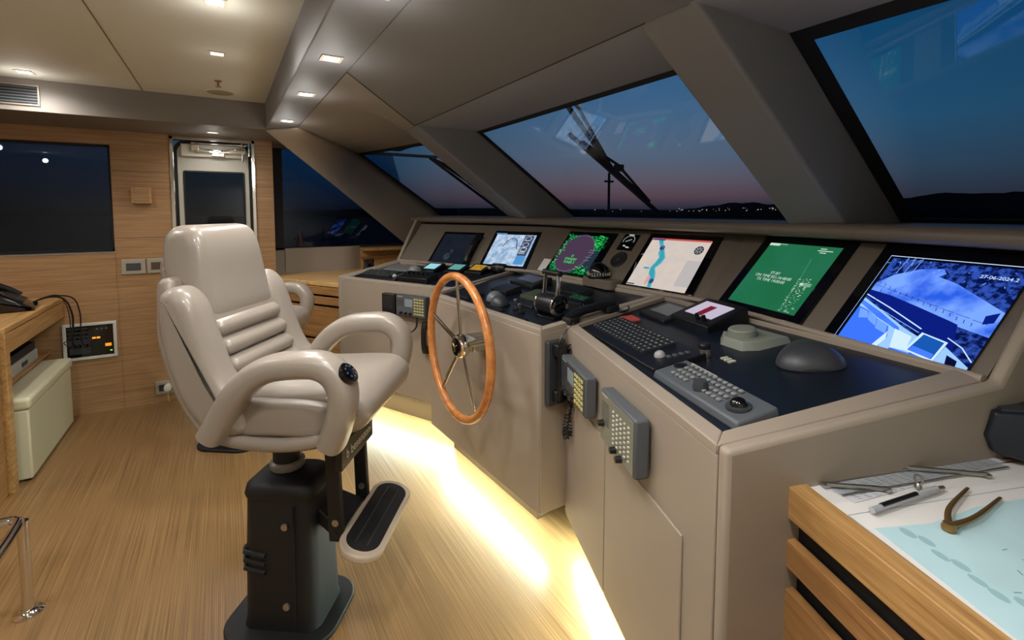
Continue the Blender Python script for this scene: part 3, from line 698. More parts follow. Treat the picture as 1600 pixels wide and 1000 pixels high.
# gauges between radar and map screens
t = thing('wind_gauge', 'small square black gauge above the round one, left of the map screen', 'gauge', M=at(PB, xb(.89), .31, 0))
MB().box(-.06, .06, -.062, .062, -.002, .008).build('housing', BLKG, t, bevel=.003)
it = []
for k in range(20):
    a0, a1 = R(-200+k*11), R(-200+(k+1)*11); it.append((line(.042*math.cos(a0), .01+.036*math.sin(-a0), .042*math.cos(a1), .01+.036*math.sin(-a1), .002), WT))
it += [(rc(-.02, .05, .02, .055), WT), (line(-.02, .0, .02, .02, .003), WT), (rc(-.02, -.035, -.002, -.028), WT), (rc(.006, -.045, .03, -.038), WT)]
it = [([(x*1.0, y) for x, y in p], mm) for p, mm in it]
poly_flat(it, None, 'dial_markings', t, .0085)
t = thing('round_speaker', 'round black speaker disc on the panel left of the map screen', 'speaker', M=at(PB, xb(.895), .18, 0))
m = MB(); m.lathe([(.056, -.002), (.056, .006), (.048, .010), (.04, .006), (.014, .006), (.006, .009)]); m.build('housing', BLKM, t, smooth=True)
MB().lathe([(.013, .006), (.012, .010), (.002, .012)]).build('cone', DGRY, t, smooth=True)
tag(MB().box(-.06, .06, -.05, .05, 0, .0015).build('paper_note', PAPER, M=at(PB, xb(.255), .07, .001)), 'cream paper note on the panel left of the radar screen', 'note')
tag(MB().box(-.105, .105, -.012, .012, 0, .02).build('label_holder', mat('label_cream', (160, 152, 132), .5), M=at(PC, .17, .0, .012), bevel=.002), 'pale bar at the foot of the green screen', 'label')
def cradle_handset(Mx, label, L=.2, name='handset'):
    t = thing(name, label, 'handset', M=Mx)
    m = MB(); m.sweep(catmull([(0, -L/2, .03), (0, -L/4, .042), (0, L/4, .042), (0, L/2, .03)], 4, False), sup(.022, .036, 12)); m.build('grip', BLK, t, smooth=True)
    m = MB(); m.cbox((0, L/2-.02, .018), (.046, .05, .034)); m.build('earpiece', BLKM, t, bevel=.006)
    m = MB(); m.cbox((0, -L/2+.02, .018), (.046, .05, .034)); m.build('mouthpiece', BLKM, t, bevel=.006)
    return t
t = cradle_handset(at(PA, .745, .15, .012, rz=0), 'black handset clipped to the right edge of the dark far left screen', .26)
m = MB(); [m.cbox((.012*s_, -.04, .052), (.003, .09, .012)) for s_ in (-1, 0, 1)]; m.build('grille_slots', STEEL, t)

# ================================================================ desk equipment
def keyboard(Mx, w, d, label, cols=15, rows=6):
    t = thing('trackball_keyboard', label, 'keyboard', M=Mx)
    MB().hexa([(-w/2, -d/2, 0), (w/2, -d/2, 0), (w/2, d/2, 0), (-w/2, d/2, 0)], [(-w/2, -d/2, .016), (w/2, -d/2, .016), (w/2, d/2, .028), (-w/2, d/2, .028)]).build('housing', BLK, t, bevel=.004)
    k = MB()
    for r in range(rows):
        for c_ in range(cols):
            x = -w/2+.03+c_*(w*.74/cols); y = d/2-.03-r*(d*.70/rows); z = .016+(y+d/2)/d*.012
            k.mi = 0; k.cbox((x, y, z+.004), (w*.74/cols*.78, d*.7/rows*.72, .008)); k.mi = 1; k.cbox((x-.002, y, z+.0084), (w*.74/cols*.25, d*.7/rows*.16, .0006))
    k.build('keys', [KEYD, KEYS], t)
    x = w*.36; m = MB(); m.lathe([(.019, .012), (.0185, .026), (.014, .034), (.007, .038), (.001, .039)], (x, -d*.12, 0)); m.build('trackball', mat('ball_grey', (150, 150, 150), .25), t, smooth=True)
    m = MB(); [m.cbox((w*.42, d*(.3-.12*i), .026), (.016, .010, .006)) for i in range(4)]; m.build('side_buttons', GRY, t)
    return t
keyboard(at(DC, .345, .165, -.019, rz=R(4)), .57, .195, 'long black keyboard with silver trackball on the near right desk')
# grey trackball remote
t = thing('radar_control_unit', 'grey keypad with rotary knob and dark trackball at the desk front edge', 'control unit', M=at(DC, .85, .14, -.019, rz=R(2)))
w, d = .385, .125
MB().hexa([(-w/2, -d/2, 0), (w/2, -d/2, 0), (w/2, d/2, 0), (-w/2, d/2, 0)], [(-w/2+.004, -d/2+.008, .024), (w/2-.004, -d/2+.008, .024), (w/2-.004, d/2-.004, .036), (-w/2+.004, d/2-.004, .036)]).build('housing', GRY, t, bevel=.007)
k = MB()
for r in range(4):
    for c_ in range(11):
        if 3 < c_ < 6 and r > 1: continue
        x = -w/2+.065+c_*.021; y = d/2-.022-r*.022; k.cbox((x, y, .0385-.0026*r), (.013, .011, .006))
k.build('keys', mat('remote_keys', (128, 130, 128), .5), t, bevel=.002)
MB().lathe([(.022, .026), (.021, .036), (.017, .050), (.002, .051)], (-.0, -.02, 0)).build('rotary_knob', DGRY, t, smooth=True)
MB().lathe([(.03, .028), (.03, .035), (.024, .036)], (w/2-.055, -.01, 0)).build('trackball_ring', DGRY, t, smooth=True)
MB().lathe([(.021, .03), (.02, .042), (.014, .050), (.006, .054), (.001, .055)], (w/2-.055, -.01, 0)).build('trackball', BLKG, t, smooth=True)
MB().lathe([(.02, .030), (.019, .035), (.008, .038), (.001, .038)], (-w/2+.03, .02, 0)).build('power_button', BLK, t, smooth=True)
MB().box(-w/2+.04, -w/2+.16, d/2-.012, d/2-.008, .0355, .0362).build('name_strip', KEYS, t)
# small tilted displays
def mini_display(Mx, w, d, h, face, label, name='control_display', knobs=0, red=False):
    t = thing(name, label, 'display', M=Mx)
    MB().hexa([(-w/2, -d/2, 0), (w/2, -d/2, 0), (w/2, d/2, 0), (-w/2, d/2, 0)], [(-w/2, -d/2, h*.45), (w/2, -d/2, h*.45), (w/2, d/2, h), (-w/2, d/2, h)]).build('housing', BLK, t, bevel=.005)
    sl = math.atan2(h*.55, d); S = Matrix.Translation((0, -d/2, h*.45)) @ Matrix.Rotation(sl, 4, 'X')
    L_ = math.hypot(d, h*.55)
    MB().box(-w*.36, w*.34, L_*.26, L_*.84, 0, .0015).build('display_image', face, t, M=S)
    if red: MB().box(-w*.10, w*.06, L_*.27, L_*.70, .0015, .002).build('red_panel', E_('px_darkred', (120, 30, 50), 1), t, M=S)
    for i in range(knobs): MB().lathe([(.009, 0), (.008, .022), (.001, .023)], (w*.12+i*.04, L_*.16, 0)).build('knob', BLKG, t, M=S, smooth=True)
    return t
mini_display(at(DC, .065, .445, -.019, rz=R(4)), .205, .165, .04, mat('unlit_grey_display', (104, 106, 108), .3), 'grey unlit flat display between handset and white-screen box')
mini_display(at(DC, .26, .52, -.019, rz=R(4)), .24, .19, .075, E_('px_lilac', (196, 186, 206), 1), 'black box with lit white and dark red screen and two knobs', knobs=2, red=True)
tag(MB().box(-.045, .045, -.03, .03, 0, .012).build('warning_card', [mat('red_card', (176, 70, 60), .5)], M=at(DC, .03, .285, -.018), bevel=.003), 'small red and white card at the far corner of the keyboard', 'card')
# grey-green knob controller
t = thing('knob_controller', 'pale grey-green controller with sloping edges and a low round knob', 'controller', M=at(DC, .545, .50, -.019, rz=R(8)))
MB().hexa([(-.095, -.05, 0), (-.045, -.095, 0), (.05, -.095, 0), (.085, -.05, 0), (.095, .085, 0), (-.06, .085, 0)], [(-.082, -.04, .036), (-.038, -.078, .036), (.043, -.078, .036), (.072, -.04, .036), (.082, .078, .03), (-.05, .078, .03)]).build('housing', GGR, t, bevel=.003)
MB().lathe([(.046, .034), (.045, .056), (.040, .061), (.001, .0615)], (-.01, -.025, 0), n=36).build('knob', GGR, t, smooth=True)
# dark puck shaped dome
t = thing('domed_controller', 'smooth dark grey domed puck on the empty part of the near desk', 'controller', M=at(DC, .785, .51, -.019, rz=R(35)))
pr_ = []
m = MB(); vs = []; fs = []; nn = 32; KK = 8
for i in range(KK+1):
    a = math.pi/2*i/KK; rr = math.cos(a)**.8 if i < KK else 0.02
    for j in range(nn):
        b_ = 2*math.pi*j/nn; tri = 1+.10*math.cos(3*b_); vs.append((.088*rr*tri*math.cos(b_), .088*rr*tri*math.sin(b_), .012+.060*math.sin(a)**1.35))
vs = [(.08*(1+.1*math.cos(6*math.pi*j/nn))*math.cos(2*math.pi*j/nn), .08*(1+.1*math.cos(6*math.pi*j/nn))*math.sin(2*math.pi*j/nn), 0) for j in range(nn)]+vs
for i in range(KK+1):
    for j in range(nn): fs.append((i*nn+j, i*nn+(j+1) % nn, (i+1)*nn+(j+1) % nn, (i+1)*nn+j))
fs.append(tuple(range((KK+1)*nn, (KK+2)*nn))); m.add(vs, fs); m.build('dome', DGRY, t, smooth=True)
m = MB(); [m.cbox((.03+.010*i, -.02, .062-.003*i), (.004, .022, .003)) for i in range(2)]; m.build('indicator', GRY, t)
t = thing('flush_cap', 'flat silver disc cap in front of the dark dome', 'cap', M=at(DC, .868, .415, -.019)); MB().lathe([(.021, 0), (.021, .003), (.016, .005), (.001, .005)]).build('rim', STEEL, t, smooth=True)
# small silver/black knob + micro switches
t = thing('selector_knob', 'small silver and black cylinder knob behind the keyboard end', 'knob', M=at(DC, .595, .295, -.019)); MB().lathe([(.016, 0), (.019, .03), (.018, .036)]).build('collar', STEEL, t, smooth=True); MB().lathe([(.019, .035), (.019, .048), (.015, .052), (.001, .052)]).build('cap', BLK, t, smooth=True)
t = thing('switch_plate', 'tiny black switch plate beside the silver knob', 'switch', M=at(DC, .655, .335, -.019)); MB().box(-.035, .035, -.022, .022, 0, .006).build('plate', BLK, t); m = MB(); [m.cbox((-.018+.018*i, .0, .008), (.010, .024, .005)) for i in range(3)]; m.build('rocker', KEYS, t)

# handset lying on the divider between centre and near desks, with its cord
def cord(pts, r, name, label, m=BLK, coil=None, k=8):
    P = catmull(pts, k, False)
    if coil:
        rr, turns = coil; L = [0]
        for a, b_ in zip(P, P[1:]): L.append(L[-1]+(b_-a).length)
        n = turns*10; Q = []
        for i in range(n+1):
            s_ = L[-1]*i/n; j = max(q for q in range(len(L)) if L[q] <= s_+1e-9); j = min(j, len(P)-2)
            t_ = (s_-L[j])/max(1e-6, L[j+1]-L[j]); p = P[j].lerp(P[j+1], t_); tg = (P[j+1]-P[j]).normalized(); a = V3((1, 0, 0)); a = (a-tg*a.dot(tg)).normalized(); b2 = tg.cross(a); an = 2*math.pi*i/10
            Q.append(p+a*rr*math.cos(an)+b2*rr*math.sin(an))
        P = Q
    mb = MB(); mb.tube(P, r, 6); return tag(mb.build(name, m, smooth=True), label, 'cord')
hs = frameM((1.43, 1.66, 1.025), (-.02, 1, 0), (-1, -.02, -.1))
t = thing('telephone_handset', 'black telephone handset lying on the divider beside the throttle', 'handset', M=frameM((1.415, 1.655, 1.022), (-.02, -1, 0), (.99, -.02, .12)))
m = MB(); m.sweep(catmull([(0, -.13, .024), (0, -.06, .038), (0, .04, .038), (0, .13, .030)], 5, False), sup(.034, .052, 12)); m.build('grip', BLK, t, smooth=True)
m = MB(); m.cbox((0, .11, .016), (.06, .075, .034)); m.build('earpiece', BLKM, t, bevel=.009)
m = MB(); m.cbox((0, -.115, .014), (.058, .06, .03)); m.build('mouthpiece', BLKM, t, bevel=.009)
cord([(1.27, 1.60, 1.02), (1.245, 1.605, 1.0), (1.225, 1.62, .97), (1.2, 1.61, .94)], .0025, 'thin_cord', 'thin black cord dropping from the lying handset to the cradle phone')

# throttle
t = thing('throttle_lever', 'chrome and black twin-lever engine throttle at the corner of the centre desk', 'throttle', M=at(DB, .925, .20, -.019, rz=R(0)))
m = MB(); m.prism(rrect(.15, .11, .02), 0, .014); m.build('base_plate', BLKG, t, bevel=.003)
m = MB(); m.lathe([(.048, -.06), (.05, -.055), (.05, .055), (.048, .06)], (0, 0, .058), 'x', 32); m.build('drum', BLK, t, smooth=True)
for s_ in (-1, 1):
    m = MB(); m.lathe([(.052, -.006), (.054, 0), (.052, .006)], (s_*.06, 0, .058), 'x', 32); m.build('drum_ring', CHR, t, smooth=True)
    m = MB(); m.lathe([(.034, -.003), (.034, .004), (.028, .007), (.002, .007)] if s_ > 0 else [(.028, -.007), (.034, -.004), (.034, .003)], (s_*.067, 0, .058), 'x', 28); m.build('drum_cap', BLKG, t, smooth=True)
    m = MB(); m.sweep([(s_*.05, .0, .09), (s_*.05, .012, .14), (s_*.048, .02, .19), (s_*.046, .024, .205)], sup(.012, .022, 12)); m.build('lever', CHR, t, smooth=True)
m = MB(); m.tube([(-.062, .024, .205), (.062, .024, .205)], .014, 14); m.build('handle_bar', BLK, t, smooth=True)

# centre desk items
def dome(Mx, r, h, label, m1=DGRY, name='desk_dome'):
    t = thing(name, label, 'dome', M=Mx); MB().lathe([(r*1.05, 0), (r*1.05, .006)]+[(r*math.cos(R(a)), .006+h*math.sin(R(a))) for a in range(0, 90, 10)]+[(.001, .006+h)]).build('dome', m1, t, smooth=True)
    MB().lathe([(r*1.12, 0), (r*1.12, .007), (r*.98, .008)]).build('base_ring', BLK, t, smooth=True); return t
dome(at(DB, .44, .19, -.019), .05, .05, 'grey half-dome on the centre desk behind the wheel rim, the left one', mat('mid_grey_dome', (92, 96, 98), .4))
dome(at(DB, .555, .145, -.019), .05, .052, 'dark grey dome on the centre desk, right of its paler twin')
def joystick(Mx, label, h=.05):
    t = thing('joystick', label, 'joystick', M=Mx, group=None); MB().lathe([(.022, 0), (.022, .008), (.012, .012)]).build('base', BLK, t, smooth=True)
    MB().lathe([(.006, .01), (.006, h*.5), (.013, h*.6), (.014, h*.9), (.008, h), (.001, h)]).build('stick', DGRY, t, smooth=True)
joystick(at(DB, .70, .155, -.019), 'short dark joystick left of the throttle, the far one', .06)
joystick(at(DB, .775, .125, -.019), 'short grey joystick left of the throttle, the near one', .055)
def box_panel(Mx, w, d, h, label, m1=BLK, name='instrument_box', face=None, btn=0, bm=None):
    t = thing(name, label, 'instrument', M=Mx)
    MB().hexa([(-w/2, -d/2, 0), (w/2, -d/2, 0), (w/2, d/2, 0), (-w/2, d/2, 0)], [(-w/2+.003, -d/2+.003, h*.7), (w/2-.003, -d/2+.003, h*.7), (w/2-.003, d/2-.003, h), (-w/2+.003, d/2-.003, h)]).build('housing', m1, t, bevel=.003)
    sl = math.atan2(h*.3, d); S = Matrix.Translation((0, -d/2, h*.7)) @ Matrix.Rotation(sl, 4, 'X')
    if face: MB().box(-w*.36, w*.36, d*.45, d*.88, 0, .0012).build('display_image', face, t, M=S)
    if btn:
        k = MB()
        for r in range(2):
            for c_ in range(btn): k.cbox((-w*.36+w*.72*c_/(max(1, btn-1)), d*(.14+.18*r), .003), (w*.5/btn, d*.09, .005))
        k.build('buttons', bm or KEYS, t)
    return t
box_panel(at(DB, .19, .15, -.019), .22, .12, .022, 'silver-keyed black pad at the left end of the centre desk', btn=7)
box_panel(at(DB, .33, .34, -.019), .16, .12, .04, 'black box with small keys on the centre desk, left of the green panel', btn=4)
box_panel(at(DB, .60, .38, -.019), .20, .13, .028, 'olive green topped instrument in the middle of the centre desk', mat('olive', (62, 70, 48), .45), btn=5, bm=mat('olive_keys', (120, 128, 92), .5))
mini_display(at(DB, .28, .56, -.019, rz=R(-4)), .27, .15, .05, mat('slate_display', (86, 92, 108), .25), 'flat slate-faced display at the back left of the centre desk')
box_panel(at(DB, .86, .42, -.019), .15, .11, .035, 'black box behind the throttle with small green figures', face=E_('px_dimgreen', (40, 84, 54), 1, (120, (10, 20, 16), .45, .55)), btn=3)
box_panel(at(DB, .665, .57, -.019), .22, .12, .03, 'low black keypad at the back of the centre desk before the radar screen', btn=6, bm=GRY)
box_panel(at(DB, .70, .24, -.019), .12, .07, .018, 'low black switch block just left of the throttle drum', btn=5)
box_panel(at(DB, .81, .055, -.019, rz=R(0)), .2, .045, .012, 'strip of white legend buttons along the front edge by the throttle', btn=7)
box_panel(at(DB, .62, .07, -.019, rz=R(0)), .14, .05, .016, 'small black button strip before the domes', btn=4)
t = thing('silver_switch_block', 'cluster of chrome toggle switches right of the throttle', 'switches', M=at(DB, 1.02, .33, -.019)); MB().box(-.05, .05, -.035, .035, 0, .012).build('plate', BLK, t, bevel=.002)
for i in range(4):
    MB().lathe([(.008, .012), (.006, .018), (.004, .035), (.006, .042), (.001, .043)], (-.036+.024*i, .0, 0)).build('toggle', CHR, t, smooth=True)
t = thing('blue_dish', 'shallow dark blue oval dish on the right of the centre desk', 'dish', M=at(DB, 1.10, .45, -.019)); m = MB(); m.lathe([(.05, 0), (.066, .012), (.066, .016), (.055, .012), (.001, .010)]); m.build('bowl', mat('dish_blue', (44, 62, 82), .25), t, smooth=True)
# domed compass in front of the radar screen
t = thing('steering_compass', 'black domed compass with pale figures at the foot of the radar screen', 'compass', M=Matrix.Translation((1.87, 2.125, 1.112)))
MB().prism(rrect(.16, .26, .04, cx=.02, cy=-.03), -.05, .002).build('pedestal', DASH, t, bevel=.004)
MB().lathe([(.066, .0), (.07, .012), (.066, .02)]).build('base_ring', BLK, t, smooth=True)
MB().lathe([(.063*math.cos(R(a)), .02+.07*math.sin(R(a))) for a in range(0, 90, 9)]+[(.001, .09)]).build('dome', BLKG, t, smooth=True)
k = MB()
for i in range(26):
    a = 2*math.pi*i/26; k.cbox((.0665*math.cos(a), .0665*math.sin(a), .026), (.004, .004, .014 if i % 3 else .02))
k.build('compass_figures', KEYS, t)

# port desk items
keyboard(at(DA, .28, .16, -.019), .42, .17, 'black keyboard with trackball on the far left desk')
t = box_panel(at(DA, .64, .16, -.019), .28, .13, .05, 'deep black control box with small knobs beside the far keyboard')
k = MB(); [k.lathe([(.012, .04), (.010, .062), (.001, .063)], (-.09+.045*i, .0, 0)) for i in range(5)]; k.build('knobs', BLKG, t, smooth=True)
dome(at(DA, .47, .31, -.019), .055, .06, 'pale grey dome on the far left desk before the cyan display', mat('pale_dome', (118, 120, 118), .5))
box_panel(at(DA, .24, .40, -.019), .26, .14, .02, 'flat pale grey key panel at the back of the far left desk', mat('panel_grey', (108, 110, 112), .5), btn=8, bm=KEYD)
def lit_unit(x, y, face, label, extra=False):
    t = mini_display(at(DA, x, y, -.019), .15, .15, .05, face, label)
lit_unit(.56, .41, E_('px_cyan', (150, 214, 224), 1), 'small unit with bright cyan display on the far left desk')
lit_unit(.775, .44, E_('px_teal_dim', (96, 160, 152), 1), 'small unit with dim teal display right of the cyan one')
lit_unit(.95, .47, E_('px_amber', (206, 152, 52), 1, (60, (110, 100, 40), .4, .6)), 'small unit with amber display, rightmost on the far left desk')
t = thing('black_cylinder', 'short black cylinder lying right of the amber display', 'cylinder', M=at(DA, 1.12, .50, .02)); MB().lathe([(.03, -.055), (.033, -.05), (.033, .05), (.03, .055)], (0, 0, 0), 'x').build('barrel', BLK, t, smooth=True); MB().lathe([(.034, -.012), (.034, .012)], (0, 0, 0), 'x').build('collar', DGRY, t, smooth=True)

# ================================================================ front mounted radios
def radio(F_, x0, x1, z0, z1, dep, label, face_m, body_m, kind):
    w, h = x1-x0, z1-z0
    t = thing('marine_radio', label, 'radio', M=F_ @ Matrix.Translation(((x0+x1)/2, (z0+z1)/2, .008)))
    MB().box(-w/2, w/2, -h/2, h/2, 0, dep).build('housing', body_m, t, bevel=.008)
    MB().box(-w/2+.008, w/2-.008, -h/2+.008, h/2-.008, dep, dep+.002).build('face_plate', face_m, t, bevel=.001)
    z = dep+.002
    if kind == 'lcd':
        MB().box(-w*.18, w*.08, -h*.02, h*.34, z, z+.001).build('display_image', mat('lcd', (128, 142, 148), .2), t)
        k = MB()
        for r in range(6):
            for c_ in range(4): k.cbox((w*.16+c_*w*.085, h*.36-r*h*.135, z+.002), (w*.055, h*.07, .004))
        k.build('keys', mat('yellow_keys', (196, 188, 120), .5), t)
        k = MB()
        for r in range(6):
            k.cbox((-w*.34, h*.3-r*h*.06, z+.0005), (w*.2, h*.02, .001))
        k.build('speaker_slots', DGRY, t)
        for i, x in enumerate((-.30, -.14, .02)): MB().lathe([(h*.07, 0), (h*.06, .016), (.001, .017)]).build('knob', BLK, t, M=Matrix.Translation((w*x, -h*.33, z)), smooth=True)
    else:
        k = MB()
        for r in range(9):
            for c_ in range(5): k.cbox((-w*.40+c_*w*.045, h*.3-r*h*.05, z+.0005), (w*.02, h*.022, .001))
        k.build('speaker_slots', DGRY, t)
        k = MB()
        for r in range(8):
            for c_ in range(5): k.cbox((-w*.05+c_*w*.105, h*.30-r*h*.082, z+.002), (w*.034, h*.026, .004))
        k.build('keys', KEYS, t)
        for x, y in ((-.38, -.12), (.0, -.36), (.16, -.40)): MB().lathe([(h*.065, 0), (h*.055, .018), (.001, .019)]).build('knob', BLK, t, M=Matrix.Translation((w*x, h*y, z)), smooth=True)
    MB().box(-w*.42, -w*.25, h*.42, h*.44, z, z+.0006).build('name_strip', KEYS, t)
    return t
radio(FC, .105, .405, .755, .905, .045, 'grey radio with pale display and yellow keys, left of the paler radio', DGRY, GRY, 'lcd')
radio(FC, .555, .815, .76, .93, .045, 'grey radio with pale green-grey face and chrome-lit top, nearest the chart table', RADF, GRY, 'keys')
radio(FA, .63, .90, .79, .935, .045, 'small grey radio on the far left wing left of the wheel', GRY, DGRY, 'lcd')
t = thing('speaker_microphone', 'black ribbed fist microphone beside the far left radio', 'microphone', M=FA @ Matrix.Translation((.553, .862, .008)))
MB().box(-.062, .062, -.07, .07, 0, .045).build('housing', BLK, t, bevel=.01); m = MB(); [m.cbox((0, .045-.014*i, .046), (.09, .005, .003)) for i in range(6)]; m.build('grille_slots', DGRY, t)
q = lambda x, z, d: tuple(FA @ V3((x, z, d)))
cord([q(.60, .79, .03), q(.61, .72, .04), q(.66, .68, .05), q(.74, .68, .05), q(.80, .72, .04), q(.82, .80, .05)], .006, 'microphone_cord', 'black looped cord under the far left radio')
t = cradle_handset(FA @ Matrix.Translation((.875, .66, .006)), 'dark handset hung on the console just left of the steering wheel', .2)
# cradle phone on the return face at the corner, with coiled cord
FR = frameM((1.134, 1.651, 0), (1, .056, 0), (0, 0, 1))
t = thing('wall_telephone', 'black telephone handset in cradle on the console corner with coiled cord', 'telephone', M=FR @ Matrix.Translation((.065, .80, .004)))
MB().box(-.05, .05, -.13, .15, 0, .03).build('cradle', DGRY, t, bevel=.008)
m = MB(); m.sweep(catmull([(0, .13, .05), (0, .08, .062), (0, -.02, .062), (0, -.10, .05)], 5, False), sup(.028, .045, 12)); m.build('grip', BLK, t, smooth=True)
m = MB(); m.cbox((0, .115, .045), (.06, .055, .04)); m.build('earpiece', BLK, t, bevel=.009)
m = MB(); m.cbox((0, -.085, .042), (.06, .055, .035)); m.build('mouthpiece', BLK, t, bevel=.009)
m = MB(); m.tube([(.04, .02, .02), (.08, .02, .03), (.12, .028, .06)], .012, 10); m.build('bracket_arm', BLK, t, smooth=True)
p = lambda x, z, d: tuple(FR @ V3((x, z, d)))
cord([p(.115, .93, .05), p(.105, .85, .085), p(.085, .75, .105), p(.065, .66, .105), p(.055, .60, .10), p(.07, .55, .09), p(.095, .58, .09), p(.10, .65, .08), p(.085, .70, .06)], .0036, 'coiled_cord', 'black coiled telephone cord hanging at the console corner', coil=(.011, 38))

# ================================================================ steering wheel
t = thing('ship_wheel', 'large varnished wood rimmed steering wheel with chrome spokes', 'wheel', loc=(.95, 2.095, .845))
def ringp(r, n=64): return [(0, r*math.cos(2*math.pi*i/n), r*math.sin(2*math.pi*i/n)) for i in range(n)]
m = MB(); m.tube(ringp(.342), .0205, 14, closed=True); m.build('rim', WHEELW, t, smooth=True)
for k in range(5):
    a = R(90+72*k)
    m = MB(); m.sweep([(0.02, .04*math.cos(a), .04*math.sin(a)), (.008, .2*math.cos(a), .2*math.sin(a)), (0, .33*math.cos(a), .33*math.sin(a))], sup(.011, .027, 12), up=(1, 0, 0)); m.build('spoke', CHR, t, smooth=True)
m = MB(); m.lathe([(.03, -.02), (.055, -.012), (.06, 0), (.06, .02), (.045, .04)], (0.01, 0, 0), 'x', 36); m.build('hub', CHR, t, smooth=True)
m = MB(); m.lathe([(.001, -.024), (.042, -.022), (.044, -.012)], (.01, 0, 0), 'x', 36); m.build('hub_cap', BLKG, t, smooth=True)
m = MB()
for a_ in (30, 150, 270):
    c_, s_ = math.cos(R(a_)), math.sin(R(a_)); m.tube([(-.014, 0, 0), (-.014, .024*c_, .024*s_)], .003, 6)
m.build('hub_emblem', BRASS, t)
m = MB(); m.lathe([(.036, .04), (.036, .12), (.04, .125), (.04, .15)], (0, 0, 0), 'x', 28); m.build('shaft', CHR, t, smooth=True)
m = MB(); m.box(.06, .15, -.05, .05, -.03, .045); m.build('shaft_housing', STEEL, t, bevel=.01)

